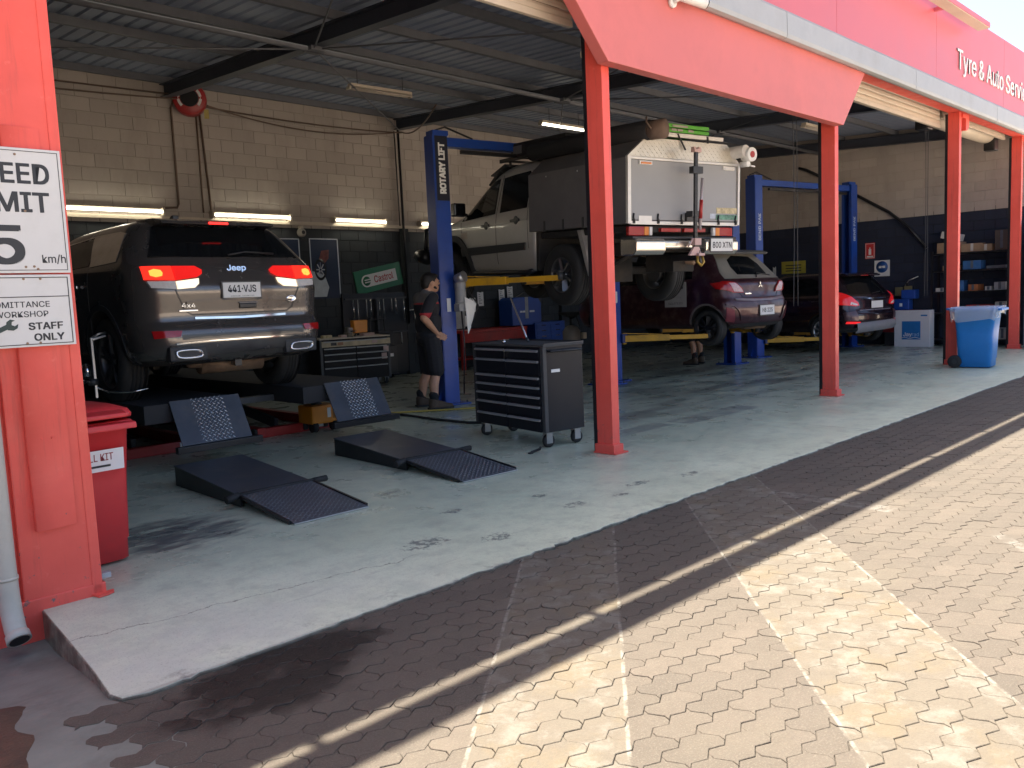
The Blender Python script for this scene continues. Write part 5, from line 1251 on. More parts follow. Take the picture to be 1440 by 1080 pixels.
two_post('blue two-post lift with an overhead bar, straddling the black cherry hatchback', (15.36, 8.42), (18.52, 7.86), .36, (((-50, .35), (45, .3)), ((-50, .35), (45, .3))), 'BEND PAK', None, 3.55, pm('lettering_pale_blue', (.42, .48, .60), .5))
# lift controls, light and papers on the first post
lc = thing('lift_control_box', 'white papers and grey control gear hung on the lettered lift post', 'control box', (7.44, 8.50, 1.35), R(-12))
quick('motor', pm('motor_grey', (.30, .30, .30), .5), lc, lambda b: (b.cyl((.02, -.10, .02), (.02, -.10, .30), .075, .075, 18), b.box((.02, -.10, -.04), (.14, .14, .10))), .004)
quick('lamp_head', ALU, lc, lambda b: (b.cyl((-.04, -.10, .34), (.02, -.22, .37), .055, .075, 18), b.tube([(.0, -.05, .3), (-.02, -.06, .36)], .01, 6)))
quick('paper_sheet', WHITE, lc, lambda b: b.add([(.02, -.20, .10), (.22, -.17, .02), (.14, -.16, -.28), (.06, -.18, -.40)], [(0, 1, 2, 3)]))
quick('hose_loop', BLACK, lc, lambda b: b.tube([(.06, -.18, .22), (.14, -.2, .10), (.24, -.18, -.02), (.2, -.17, -.12), (.12, -.18, -.3)], .009, 6))
quick('control_cable', BLACK, lc, lambda b: b.tube([(.02, -.1, -.08), (.03, -.12, -.5), (.0, -.1, -1.2)], .010, 6))

# ================================================================== TOOL CHEST (foreground)
def tool_chest(name, label, loc, rz, W, D, H, cols, rows_h, topmat, bodymat, wheelz=.15, handle=True, sides=True):
    t = thing(name, label, 'tool chest', loc, rz)
    ca_ = quick('cabinet', bodymat, t, lambda b: b.bb(-W/2, W/2, -D/2, D/2, wheelz, H-.02), .006)
    top = quick('top_tray', topmat, t, lambda b: (b.bb(-W/2-.012, W/2+.012, -D/2-.012, D/2+.012, H-.022, H)), .004)
    quick('top_lip', STEELD, top, lambda b: (b.bb(-W/2-.012, W/2+.012, D/2-.0, D/2+.012, H, H+.015), b.bb(W/2, W/2+.012, -D/2, D/2, H, H+.012)))
    z = H-.035; cw = (W-.10)/cols
    for hh in rows_h:
        for c in range(cols):
            x0 = -W/2+.05+c*cw+.008; x1 = x0+cw-.016
            dr = box('drawer', ((x0+x1)/2, -D/2-.008, z-hh/2), (x1-x0, .018, hh-.010), bodymat, t, .003)
            quick('pull', PULL, dr, lambda b: b.prism([(-D/2-.017, z-.012), (-D/2-.036, z-.020), (-D/2-.034, z-.034), (-D/2-.017, z-.030)], 'yz', x0+.004, x1-.004))
        z -= hh
    for s in (-1, 1): quick('corner_post', STEELD, t, lambda b: b.bb(min(s*(W/2-.045), s*(W/2+.004)), max(s*(W/2-.045), s*(W/2+.004)), -D/2-.012, -D/2+.03, wheelz, H-.024), .008)
    if handle:
        quick('push_handle', BLACK, t, lambda b: b.tube([(W/2, -D/2+.05, H-.06), (W/2+.05, -D/2+.05, H-.06), (W/2+.05, D/2-.05, H-.06), (W/2, D/2-.05, H-.06)], .012, 8))
    for sx in (-1, 1):
        for sy in (-1, 1):
            x, y = sx*(W/2-.07), sy*(D/2-.06)
            cs = quick('caster', pm('caster_zinc', (.30, .30, .30), .4, .7), t, lambda b: (b.bb(x-.05, x+.05, y-.045, y+.045, wheelz-.006, wheelz), b.bb(x-.032, x-.026, y-.03, y+.04, .04, wheelz-.006), b.bb(x+.026, x+.032, y-.03, y+.04, .04, wheelz-.006)), .002)
            quick('tyre', RUBBER, cs, lambda b: b.lathe([(.03, -.022), (.056, -.022), (.062, -.015), (.062, .015), (.056, .022), (.03, .022)], 22, 0, Matrix.Translation((x, y+.012, .063))))
            quick('hub', pm('caster_hub', (.16, .16, .17), .4), cs, lambda b: [b.bar((x+q*.019, y+.012+.01*math.cos(a), .063+.01*math.sin(a)), (x+q*.019, y+.012+.05*math.cos(a), .063+.05*math.sin(a)), .004, .012) for q in (-1, 1) for a in [k*2*PI/6 for k in range(6)]] and b.cyl((x-.024, y+.012, .063), (x+.024, y+.012, .063), .018, .018, 12))
    return t
CHESTB = pm('tool_chest_black', (.008, .009, .014), .42, var=.1, rvar=.03, spec=.35)
PULL = pm('drawer_pull', (.42, .42, .42), .35, .5)
tc = tool_chest('rolling_tool_chest', 'black rolling tool chest with twin rows of drawers beside the red bay column', (5.885, 5.72, 0), R(-99.6), 1.18, .46, .965, 2, (.10, .155, .09, .09, .09, .12, .14), pm('chest_top_mat', (.055, .055, .055), .7, var=.25), CHESTB)
box('maker_label', (.592, -.10, .72), (.004, .10, .028), WHITE, tc)
box('front_badge', (.47, -.2485, .905), (.05, .003, .018), REDPRINT, tc)
quick('lock', CHROME, tc, lambda b: (b.cyl((0, -.248, .90), (0, -.262, .90), .010, .010, 10), b.bar((.0, -.262, .895), (.0, -.262, .83), .012, .003)))
wr = thing('pry_bar', 'long steel bar leaning up from the black tool chest top', 'tool', (6.02, 5.66, .966), 0)
quick('shaft', ALU, wr, lambda b: b.tube([(-.06, .10, .012), (.10, .36, .22), (.25, .62, .44)], .010, 8))
quick('knurl', STEELD, wr, lambda b: b.cyl((-.075, .075, .0), (-.045, .125, .034), .014, .014, 8))
sk = thing('chrome_socket', 'small chrome socket on the black tool chest top', 'socket', (5.70, 5.83, .966))
quick('shell', CHROME, sk, lambda b: (b.cyl((0, 0, 0), (0, 0, .03), .018, .018, 12), b.cyl((0, 0, .03), (0, 0, .036), .012, .012, 10)))

# ================================================================== PEOPLE
def person(name, label, loc, rz, full=True):
    t = thing(name, label, 'person', loc, rz)
    # local: x right, y forward, z up (height 1.78)
    hipL, hipR = Vector((-.09, 0, .92)), Vector((.09, 0, .92))
    kL, kR = Vector((-.15, .03, .49)), Vector((.14, .02, .49))
    aL, aR = Vector((-.19, -.05, .09)), Vector((.17, -.03, .09))
    shL, shR = Vector((-.19, -.01, 1.46)), Vector((.19, -.01, 1.46))
    elR = Vector((.30, -.16, 1.20)); wrR = Vector((.185, .03, 1.00))
    elL = Vector((-.27, .02, 1.18)); wrL = Vector((-.25, .20, 1.02))
    hd = Vector((.0, .055, 1.655))
    vx = .009 if full else .014
    parts = [('ell', hd, (.077, .098, .122)), ('cap', hd+Vector((0, .035, -.06)), .062, hd+Vector((0, .055, -.085)), .045), ('cap', Vector((0, .02, 1.56)), .058, Vector((0, -.01, 1.45)), .066),
             ('ell', hd+Vector((0, .103, -.012)), (.014, .022, .022)), ('ell', hd+Vector((0, .095, .022)), (.055, .016, .012)), ('ell', hd+Vector((.079, -.005, -.012)), (.010, .022, .034)), ('ell', hd+Vector((-.079, -.005, -.012)), (.010, .022, .034)), ('ell', hd+Vector((0, .095, -.060)), (.03, .012, .009)),
             ('ell', (0, 0, 1.30), (.17, .115, .20)), ('ell', (0, .012, 1.08), (.165, .13, .18)), ('ell', (0, 0, .95), (.17, .12, .10)),
             ('cap', hipL, .085, kL, .060), ('cap', hipR, .085, kR, .060), ('cap', kL, .056, aL.lerp(kL, .62)+Vector((0, -.025, 0)), .060), ('cap', kR, .056, aR.lerp(kR, .62)+Vector((0, -.025, 0)), .060),
             ('cap', aL.lerp(kL, .62)+Vector((0, -.025, 0)), .059, aL, .038), ('cap', aR.lerp(kR, .62)+Vector((0, -.025, 0)), .059, aR, .038),
             ('cap', aL, .04, aL+Vector((-.02, .15, -.05)), .03), ('cap', aR, .04, aR+Vector((.02, .15, -.05)), .03),
             ('cap', shL, .060, elL, .044), ('cap', elL, .046, elL.lerp(wrL, .35), .045), ('cap', elL.lerp(wrL, .35), .045, wrL, .028), ('cap', shR, .060, elR, .044), ('cap', elR, .046, elR.lerp(wrR, .35), .045), ('cap', elR.lerp(wrR, .35), .045, wrR, .028)]
    for w_, base, dirn, side in ((wrR, Vector((-.25, .75, -.5)), Vector((.0, -.5, -.85)), 1), (wrL, Vector((.1, .75, -.65)), Vector((.95, .1, .0)), -1)):
        base.normalize(); dirn = (dirn-base*dirn.dot(base)).normalized(); pc = w_+base*.05
        parts += [('cap', w_, .026, pc, .028), ('cap', pc-dirn*.022, .019, pc+dirn*.022, .019)]
        for q, ln in ((-.036, .055), (-.012, .068), (.012, .072), (.035, .064)):
            k0 = pc+base*.028+dirn*q; nn = base.cross(dirn)*side
            k1 = k0+base*ln*.6; k2 = k1+(base*.6+nn*-.6).normalized()*ln*.55
            parts += [('cap', k0, .0105, k1, .0098), ('cap', k1, .0098, k2, .0082)]
        th0 = pc-base*.02+dirn*.032; parts += [('cap', th0, .014, th0+base*.035+dirn*.03, .0115), ('cap', th0+base*.035+dirn*.03, .0115, th0+base*.065+dirn*.034, .0095)]
    blob('body', parts, SKIN, t, vx, 3)
    SH = pm('work_shirt_navy', (.016, .017, .022), .85, var=.2, scale=12); YK = pm('work_shirt_grey', (.13, .125, .12), .85, var=.15); PP = pm('red_piping', (.40, .02, .03), .7)
    sp = [('ell', (0, -.005, 1.33), (.205, .145, .19)), ('cap', Vector((-.17, -.01, 1.445)), .078, Vector((.17, -.01, 1.445)), .078), ('ell', (0, .005, 1.12), (.190, .155, .20)), ('ell', (0, .01, .97), (.188, .150, .12)), ('cap', Vector((0, -.01, 1.46)), .085, Vector((0, .0, 1.51)), .072),
          ('cap', shL, .080, shL.lerp(elL, .80), .068), ('cap', shR, .080, shR.lerp(elR, .80), .068)]
    s_ = blob('shirt', sp, SH, t, vx+.001, 3)
    me = s_.data; me.materials.clear(); [me.materials.append(m) for m in (SH, YK, PP)]
    for p in me.polygons:
        z = p.center.z+.02*abs(p.center.x)
        if z > 1.40 and abs(p.center.x) < .235: p.material_index = 1
        elif z > 1.375 and abs(p.center.x) < .235: p.material_index = 2
        if abs(p.center.x) > .22 and p.center.z < 1.262: p.material_index = 2
    shp = [('ell', (0, .0, .93), (.185, .145, .12)), ('cap', hipL+Vector((0, 0, -.02)), .112, hipL.lerp(kL, .95), .098), ('cap', hipR+Vector((0, 0, -.02)), .112, hipR.lerp(kR, .95), .098)]
    blob('shorts', shp, pm('work_shorts_black', (.013, .013, .016), .85, var=.2, scale=12), t, vx+.001, 3)
    blob('hair', [('ell', hd+Vector((0, -.018, .030)), (.084, .100, .108)), ('ell', hd+Vector((0, -.06, -.02)), (.072, .055, .075)), ('ell', hd+Vector((0, .045, .085)), (.062, .05, .036))], pm('dark_hair', (.012, .009, .007), .6, bump=.3), t, vx, 2)
    blob('beard', [('cap', hd+Vector((-.058, .03, -.062)), .018, hd+Vector((0, .085, -.098)), .022), ('cap', hd+Vector((.058, .03, -.062)), .018, hd+Vector((0, .085, -.098)), .022), ('ell', hd+Vector((0, .098, -.043)), (.028, .010, .007))], MATS['dark_hair'], t, vx, 2)
    for k, sd in ((hd+Vector((-.03, .090, .004)), -1), (hd+Vector((.03, .090, .004)), 1)): quick('eye', BLACK, t, lambda b: b.cyl(k, k+Vector((0, .008, 0)), .008, .005, 8))
    for a, s in ((aL, -1), (aR, 1)):
        blob('sock', [('cap', a+Vector((0, -.003, .015)), .052, a+Vector((0, -.012, .10)), .055)], pm('dark_sock', (.015, .015, .017), .9), t, .01, 2)
        bo = blob('work_boot', [('cap', a+Vector((0, -.015, .02)), .058, a+Vector((0, -.02, -.03)), .056), ('cap', a+Vector((0, -.03, -.045)), .045, a+Vector((s*.015, .13, -.05)), .042), ('cap', a+Vector((s*.015, .13, -.052)), .040, a+Vector((s*.02, .185, -.055)), .034), ('cap', a+Vector((0, .03, -.01)), .045, a+Vector((s*.01, .10, -.035)), .042)], pm('boot_brown', (.085, .055, .035), .75, var=.25), t, .009, 2)
        quick('sole', RUBBER, bo, lambda b: b.prism([(a.x-.045, a.y-.08), (a.x+.045, a.y-.08), (a.x+.052+s*.015, a.y+.13), (a.x+.03+s*.02, a.y+.215), (a.x-.03+s*.02, a.y+.215), (a.x-.052+s*.015, a.y+.13)], 'xy', .002, .028), .006)
    return t
person('person', 'person in dark work shirt and shorts, hand on hip, by the lettered lift post', (6.98, 8.56, 0), R(-108)).scale = (1.14, 1.14, 1)
person('person', 'person behind the plum hatchback, only bare shins and dark boots showing', (13.70, 8.78, 0), R(10), False)

# ================================================================== BINS, SIGNS, YARD FURNITURE
def wheelie(name, label, loc, rz, H, W, D, mat, lid=True, liner=False):
    """front towards -y, wheels at +y"""
    t = thing(name, label, 'bin', loc, rz)
    def ringed(b, secs, close=True):
        n = 36; vs = []; fs = []
        for (z, w_, d_, yo, e) in secs:
            for i in range(n):
                a = 2*PI*i/n; cx, cy = math.cos(a), math.sin(a)
                x = math.copysign(abs(cx)**(2/e), cx)*w_/2; y = math.copysign(abs(cy)**(2/e), cy)*d_/2+yo
                vs.append((x, y, z))
        for k in range(len(secs)-1):
            for i in range(n): fs.append((k*n+i, k*n+(i+1) % n, (k+1)*n+(i+1) % n, (k+1)*n+i))
        if close: fs.append(tuple(range(n))[::-1])
        b.add(vs, fs, 0, True)
    bw, bd = W*.78, D*.70
    tub = quick('tub', mat, t, lambda b: ringed(b, [(.012, bw*.92, bd*.92, .0, 7), (.02, bw, bd, .0, 8), (.13, bw*1.01, bd*1.02, 0, 8), (.14, bw*1.04, bd*1.06, 0, 8), (H*.55, (bw+W*.93)/2, (bd+D*.9)/2, 0, 8), (H-.09, W*.93, D*.90, 0, 8), (H-.085, W, D, 0, 9), (H-.045, W, D, 0, 9), (H-.04, W*.95, D*.93, 0, 9), (H-.05, W*.90, D*.87, 0, 9), (H*.5, W*.80, D*.76, 0, 8), (.06, bw*.9, bd*.9, 0, 8)]))
    quick('rim_handle', mat, t, lambda b: b.tube([(-W*.42, D/2-.01, H-.06), (-W*.42, D/2+.06, H-.045), (W*.42, D/2+.06, H-.045), (W*.42, D/2-.01, H-.06)], .015, 8))
    quick('front_grip', mat, t, lambda b: b.prism([(-D/2-.055, H-.085), (-D/2-.05, H-.05), (-D/2, H-.045), (-D/2, H-.085)], 'yz', -W*.46, W*.46), .008)
    for s in (-1, 1):
        wh = quick('wheel', RUBBER, t, lambda b: b.lathe([(.04, -.022), (.092, -.022), (.10, -.014), (.10, .014), (.092, .022), (.04, .022)], 26, 0, Matrix.Translation((s*(W/2-.035), D/2-.06, .101))))
        quick('hub', DKPLASTIC, wh, lambda b: b.cyl((s*(W/2-.06), D/2-.06, .101), (s*(W/2-.018), D/2-.06, .101), .045, .04, 16))
    quick('axle', STEELD, t, lambda b: b.cyl((-W/2+.03, D/2-.06, .101), (W/2-.03, D/2-.06, .101), .012, .012, 8))
    if lid:
        ld = quick('lid', mat, t, lambda b: ringed(b, [(H-.036, W*1.0, D*1.0, 0, 9), (H-.02, W*1.01, D*1.01, 0, 9), (H+.008, W*.96, D*.96, .0, 8), (H+.034, W*.72, D*.75, .02, 6), (H+.040, W*.3, D*.3, .03, 4), (H+.041, .02, .02, .03, 3)]))
        quick('lid_grip', mat, ld, lambda b: b.prism([(-D/2-.06, H-.03), (-D/2-.06, H-.005), (-D/2+.02, H+.012), (-D/2+.02, H-.02)], 'yz', -W*.36, W*.36), .008)
        ld.location.z = .012
    return t
rb = wheelie('wheelie_bin', 'red lidded wheelie bin with a white KIT label behind the corner pier', (1.505, 5.06, 0), R(4), .86, .49, .54, pm('bin_red_plastic', (.56, .032, .036), .42, var=.06, scale=4, dirt=(.36, .035, .035), dirt_amt=.4))
lb = box('label', (.055, -.246, .60), (.32, .004, .12), WHITE, rb); lb.rotation_euler = (R(4.7), 0, 0); lb.location = (-.045, .050, .03)
text('label_text', 'SPILL KIT', .078, pm('print_maroon', (.25, .03, .03), .5), lb, (.055, -.2495, .62), (1, 0, 0), (0, 0, 1), .0008, sx=.78, bold=.001)
box('label_line', (.055, -.2495, .57), (.17, .0015, .012), TXTBLACK, lb)
bb_ = wheelie('wheelie_bin', 'bright blue lidless wheelie bin with a clear liner beside a red column', (14.52, 4.12, 0), R(4), .98, .56, .66, pm('bin_blue_plastic', (.012, .18, .52), .42, var=.05, scale=4), lid=False)
def liner():
    m = bpy.data.materials.new('clear_liner'); t_, b_, N, L = nodes_of(m)
    b_.inputs['Base Color'].default_value = (.72, .78, .84, 1); b_.inputs['Roughness'].default_value = .25; b_.inputs['Alpha'].default_value = .34; b_.inputs['Specular IOR Level'].default_value = .7
    no = N('ShaderNodeTexNoise'); no.inputs['Scale'].default_value = 12; bp = N('ShaderNodeBump'); bp.inputs['Strength'].default_value = .6; L(no.outputs[0], bp.inputs['Height']); L(bp.outputs[0], b_.inputs['Normal'])
    n = 60; vs = []; fs = []; rr = random.Random(2)
    for k, (z, e) in enumerate(((.90, -.03), (.955, .0), (.962, .012), (.94, .024), (.88, .022), (.82, .018), (.74, .012))):
        for i in range(n):
            a = 2*PI*i/n; cx, cy = math.cos(a), math.sin(a); E_ = 8
            drop = 1 if k < 3 else .45+.55*(.5+.5*math.sin(a*1.0-1.2))+.12*math.sin(a*9)
            x = math.copysign(abs(cx)**(2/E_), cx)*(.28+e+.012*math.sin(a*17+k)*(k > 1)); y = math.copysign(abs(cy)**(2/E_), cy)*(.33+e+.012*math.sin(a*13+k*2)*(k > 1))
            vs.append((x, y, .962-(.962-z)*drop))
    for k in range(6):
        for i in range(n): fs.append((k*n+i, k*n+(i+1) % n, (k+1)*n+(i+1) % n, (k+1)*n+i))
    return MB().add(vs, fs, 0, True).build('bin_liner', m, bb_)
liner()
# signs on the pier
SIGNW = pm('sign_white', (.60, .59, .56), .42, var=.04, scale=2, dirt=(.42, .39, .34), dirt_amt=.25)
def frame(parent, x0, x1, z0, z1, y, wd, mat):
    MB().bb(x0, x1, y-.001, y, z1-wd, z1).bb(x0, x1, y-.001, y, z0, z0+wd).bb(x0, x0+wd, y-.001, y, z0+wd, z1-wd).bb(x1-wd, x1, y-.001, y, z0+wd, z1-wd).build('border', mat, parent)
ss = thing('speed_limit_sign', 'white speed limit 5 km/h sign, upper one on the red corner pier', 'sign', (1.355, 4.335, 1.615), R(-1.2))
box('panel', (-.27, 0, .285), (.54, .006, .57), SIGNW, ss, .002)
frame(ss, -.528, -.012, .012, .558, -.0032, .003, TXTBLACK)
text('lettering', 'SPEED', .172, TXTBLACK, ss, (-.228, -.0042, .455), (1, 0, 0), (0, 0, 1), .0006, sx=.92, bold=.0045)
text('lettering', 'LIMIT', .172, TXTBLACK, ss, (-.236, -.0042, .325), (1, 0, 0), (0, 0, 1), .0006, sx=.98, bold=.0045)
text('lettering', '5', .33, TXTBLACK, ss, (-.262, -.0042, .130), (1, 0, 0), (0, 0, 1), .0006, sx=1.25, bold=.008)
text('lettering', 'km/h', .072, TXTBLACK, ss, (-.068, -.0042, .065), (1, 0, 0), (0, 0, 1), .0006, sx=.9, bold=.001)
for x, z in ((-.19, .028), (-.155, .03), (-.14, .018), (-.19, .54), (-.17, .285)): quick('rivet', RUSTY, ss, lambda b: b.cyl((x, -.003, z), (x, -.007, z), .006, .005, 8))
s2 = thing('no_admittance_sign', 'white no admittance staff only sign with a spanner, lower one on the pier', 'sign', (1.35, 4.338, 1.27), R(-1.2))
box('panel', (-.27, 0, .17), (.54, .006, .335), SIGNW, s2, .002)
frame(s2, -.528, -.012, .012, .326, -.0032, .004, TXTBLACK)
box('rule', (-.27, -.0037, .235), (.515, .001, .004), TXTBLACK, s2)
text('lettering', 'NO  ADMITTANCE', .052, TXTBLACK, s2, (-.265, -.0042, .200), (1, 0, 0), (0, 0, 1), .0006, sx=1.04, bold=.0006)
text('lettering', 'TO  WORKSHOP', .052, TXTBLACK, s2, (-.258, -.0042, .155), (1, 0, 0), (0, 0, 1), .0006, sx=1.06, bold=.0006)
text('lettering', 'STAFF', .062, TXTBLACK, s2, (-.125, -.0042, .098), (1, 0, 0), (0, 0, 1), .0006, sx=1.1, bold=.0022)
text('lettering', 'ONLY', .062, TXTBLACK, s2, (-.115, -.0042, .046), (1, 0, 0), (0, 0, 1), .0006, sx=1.1, bold=.0022)
quick('spanner_symbol', pm('print_dark_green', (.02, .04, .035), .5), s2, lambda b: (b.bar((-.44, -.0040, .03), (-.275, -.0040, .105), .0008, .022, roll=0), b.prism([(-.285, .085), (-.262, .082), (-.245, .092), (-.24, .112), (-.255, .102), (-.268, .108), (-.266, .122), (-.252, .128), (-.272, .134), (-.288, .122), (-.292, .10)], 'xz', -.0036, -.0048)))
for x, z in ((-.21, .020), (-.155, .020), (-.13, .318), (-.20, .318)): quick('rivet', RUSTY, s2, lambda b: b.cyl((x, -.003, z), (x, -.007, z), .006, .005, 8))
# bullet camera on the bulkhead
cm = thing('security_camera', 'white bullet security camera under the gutter on the red bulkhead', 'camera', (6.62, 4.355, 3.95), R(0))
quick('mount', WHITE, cm, lambda b: (b.cyl((-.10, 0, .0), (-.10, -.03, .0), .05, .045, 18), b.tube([(-.10, -.03, 0), (-.10, -.07, .01), (-.05, -.09, .03)], .018, 10)), 0)
quick('housing', WHITE, cm, lambda b: b.tube([(-.10, -.08, .045), (.0, -.12, .025), (.16, -.19, -.005)], .045, 18))
quick('lens', BLACKGLOSS, cm, lambda b: b.cyl((.158, -.189, -.0045), (.172, -.195, -.0075), .042, .040, 18))
quick('sunshade', WHITE, cm, lambda b: b.bar((-.08, -.085, .088), (.19, -.20, .038), .09, .004))
# grey locker by the end column
lk = thing('steel_locker', 'tall grey steel cabinet at the far right edge', 'cabinet', (18.62, 4.22, 0), 0)
quick('cabinet', pm('locker_grey', (.13, .15, .17), .5, var=.08), lk, lambda b: b.bb(-.2, .6, -.12, .2, .02, 2.42), .006)
for k, z in enumerate((.15, .8, 1.5, 2.2)): quick('hinge', ALU, lk, lambda b: b.cyl((-.2, -.125, z), (-.2, -.125, z+.09), .012, .012, 8))
quick('door', MATS['locker_grey'], lk, lambda b: b.bb(-.19, .59, -.135, -.122, .06, 2.38), .003)
quick('foot', RUBBER, lk, lambda b: (b.bb(-.18, -.12, -.1, -.04, 0, .02), b.bb(.52, .58, -.1, -.04, 0, .02)))
# ================================================================== BACK OF THE WORKSHOP
TUBE = pm('fluorescent_lit', (.8, .78, .7), .4, emit=(1, .93, .74), estr=2.2)
TUBEO = pm('fluorescent_off', (.42, .37, .31), .5)
def batten(label, loc, ln, lit=True, rx=0., twin=True, rz=0., group='fluorescent battens along the back wall', cat='ceiling light'):
    t = thing('fluorescent_light', label, cat, loc, rz, group)
    quick('housing', CREAM, t, lambda b: (b.bb(-ln/2, ln/2, -.07, .0, -.03, .03) if rx else b.bb(-ln/2, ln/2, -.05, .05, 0, .045)), .006)
    for q in ((-.025, .025) if twin else (0,)):
        if rx: quick('tube', TUBE if lit else TUBEO, t, lambda b: b.cyl((-ln/2+.03, -.095, q-.02), (ln/2-.03, -.095, q-.02), .019, .019, 12))
        else: quick('tube', TUBE if lit else TUBEO, t, lambda b: b.cyl((-ln/2+.03, q*1.5, -.024), (ln/2-.03, q*1.5, -.024), .016, .016, 12))
    for s in (-1, 1): quick('end_cap', CREAM, t, lambda b: (b.bb(s*ln/2-.03, s*ln/2+.005, -.12, -.0, -.075, .045) if rx else b.bb(s*ln/2-.025, s*ln/2, -.05, .05, -.045, 0)), .004)
    return t
batten('lit wall tube light at the far left above the grey SUV', (4.78, 13.185, 2.995), 1.5, True, 1, twin=False)
batten('lit wall tube light above the tailgate of the grey SUV', (7.04, 13.185, 2.985), 1.42, True, 1, twin=False)
batten('lit wall tube light above the green sign', (9.22, 13.185, 2.98), 1.16, True, 1, twin=False)
batten('lit wall tube light half hidden by the lettered lift post', (11.22, 13.185, 2.975), 1.16, True, 1, twin=False)
def hang(t, z, top): [quick('hanger', STEELD, t, lambda b: b.cyl((s*.4, 0, .04), (s*.4, 0, top-z), .006, .006, 6)) for s in (-1, 1)]
c1 = batten('unlit twin tube light hanging from the roof left of the lettered post', (7.85, 10.45, 4.60), 1.08, False, rz=R(-4), group='battens hung under the roof'); hang(c1, 4.6, 4.86)
c2 = batten('lit roof tube light just left of the middle red column', (12.15, 10.55, 4.58), 1.25, True, rz=R(-2), group='battens hung under the roof', twin=False); hang(c2, 4.58, 4.86)
c3 = batten('unlit roof tube light seen below the slatted roller door', (16.0, 7.4, 4.42), 1.2, False, rz=0, group='battens hung under the roof'); hang(c3, 4.42, 4.70)
# hose reel
hr = thing('hose_reel', 'round red hose reel high on the block wall', 'hose reel', (6.04, 13.0, 4.73), R(-28))
RR = pm('reel_red', (.33, .02, .02), .4)
quick('drum', RR, hr, lambda b: b.lathe([(.09, -.11), (.23, -.11), (.25, -.09), (.25, .09), (.23, .11), (.09, .11)], 32, 0, None, 'y'))
quick('hub', BLACK, hr, lambda b: b.cyl((0, -.115, 0), (0, -.125, 0), .135, .13, 28))
for s in (-1, 1): quick('label_arc', WHITE, hr, lambda b: [b.bar((.165*math.cos(a), -.114, .165*math.sin(a)), (.165*math.cos(a+.22), -.114, .165*math.sin(a+.22)), .008, .04, roll=PI/2 if False else 0) for a in [(0 if s > 0 else PI)-.75+.22*k for k in range(7)]])
quick('arm', RR, hr, lambda b: b.bar((0, .1, 0), (.05, .22, -.05), .08, .05))
quick('tag', pm('tag_yellow', (.5, .4, .12), .5), hr, lambda b: b.bb(.20, .27, -.05, -.04, -.30, -.16))
# posters, tilted sign
PNAVY = pm('poster_navy', (.012, .022, .055), .35, var=.05)
def poster(label, x0, x1, z0, z1, art):
    t = thing('poster', label, 'poster', ((x0+x1)/2, 13.185, z0)); w_ = x1-x0; h = z1-z0
    box('sheet', (0, 0, h/2), (w_, .008, h), PNAVY, t)
    MB().bb(-w_/2, -w_/2+.018, -.01, -.004, 0, h).bb(w_/2-.018, w_/2, -.01, -.004, 0, h).bb(-w_/2, w_/2, -.01, -.004, h-.018, h).build('edge_frame', ALU, t)
    if art:
        MB().prism([(-w_/2+.02, .03), (0, .03), (.06, .2), (-.02, .42), (-w_/2+.02, .50)], 'xz', -.0055, -.0045).build('snow_print', pm('print_pale_cyan', (.50, .56, .60), .5, var=.15), t)
        tb = MB().lathe([(.115, 0), (.155, 0), (.155, .003), (.115, .003)], 30, 0, Matrix.Translation((-.10, -.008, .52)) @ Matrix.Diagonal((.8, 1, 1.25, 1)), 'y').build('tyre_print', BLACK, t)
        mb = MB()
        for k in range(8):
            a = 2*PI*k/8; mb.bar((-.10+.02*math.cos(a), -.009, .52+.02*math.sin(a)), (-.10+.09*math.cos(a), -.009, .52+.135*math.sin(a)), .002, .02)
        mb.build('rim_print', ALU, t)
        MB().prism([(-.12, .70), (-.06, .86), (.10, .88), (.08, .72), (.0, .64)], 'xz', -.0055, -.0045).build('car_print', pm('print_dusky_red', (.22, .07, .06), .5, var=.4, scale=9), t)
    return t
poster('dark blue wall poster half hidden behind the SUV', 7.42, 7.92, 1.5, 2.62, False)
poster('poster of an alloy wheel in snow beside the SUV', 8.12, 8.72, 1.55, 2.63, True)
cs = thing('oil_sign', 'tilted green oil brand sign with a white lozenge above the tool racks', 'sign', (9.58, 13.16, 1.90), 0)
cs.rotation_euler = (0, -R(10.5), 0)
box('panel', (0, 0, 0), (1.10, .03, .44), pm('sign_green', (.018, .16, .075), .4, var=.05), cs, .006)
def pill(b):
    P = [(-.30, -.115)]+[(-.30-.115*math.sin(a), -.115*math.cos(a)) for a in [PI*k/10 for k in range(1, 10)]]+[(-.30, .115), (.42, .115), (.42, -.115)]
    b.prism(P, 'xz', -.0165, -.019)
quick('white_lozenge', WHITE, cs, pill)
quick('round_mark', pm('sign_green_mark', (.01, .12, .05), .4), cs, lambda b: b.lathe([(.0, 0), (.088, 0), (.088, .002), (0, .002)], 24, 0, Matrix.Translation((-.295, -.0215, 0)), 'y'))
quick('mark_bars', WHITE, cs, lambda b: [b.bb(-.345, -.20, -.0235, -.0218, z, z+.022) for z in (.01, -.035)])
text('lettering', 'Castrol', .245, pm('sign_red_text', (.40, .02, .03), .5), cs, (.105, -.0205, 0), (1, 0, 0), (0, 0, 1), .001, sx=.80, bold=.004)
cam2 = thing('wall_camera', 'small round camera on the wall ledge between the posters', 'camera', (7.95, 13.12, 2.72))
quick('mount', CREAM, cam2, lambda b: b.box((0, .02, .09), (.06, .08, .06)), .006)
quick('head', pm('camera_beige', (.35, .33, .29), .5), cam2, lambda b: b.lathe([(0, -.06), (.05, -.055), (.075, -.02), (.08, .03), (.05, .06), (0, .06)], 18, 0, None, 'y'))
quick('lens', BLACK, cam2, lambda b: b.cyl((0, -.058, 0), (0, -.066, 0), .035, .03, 14))
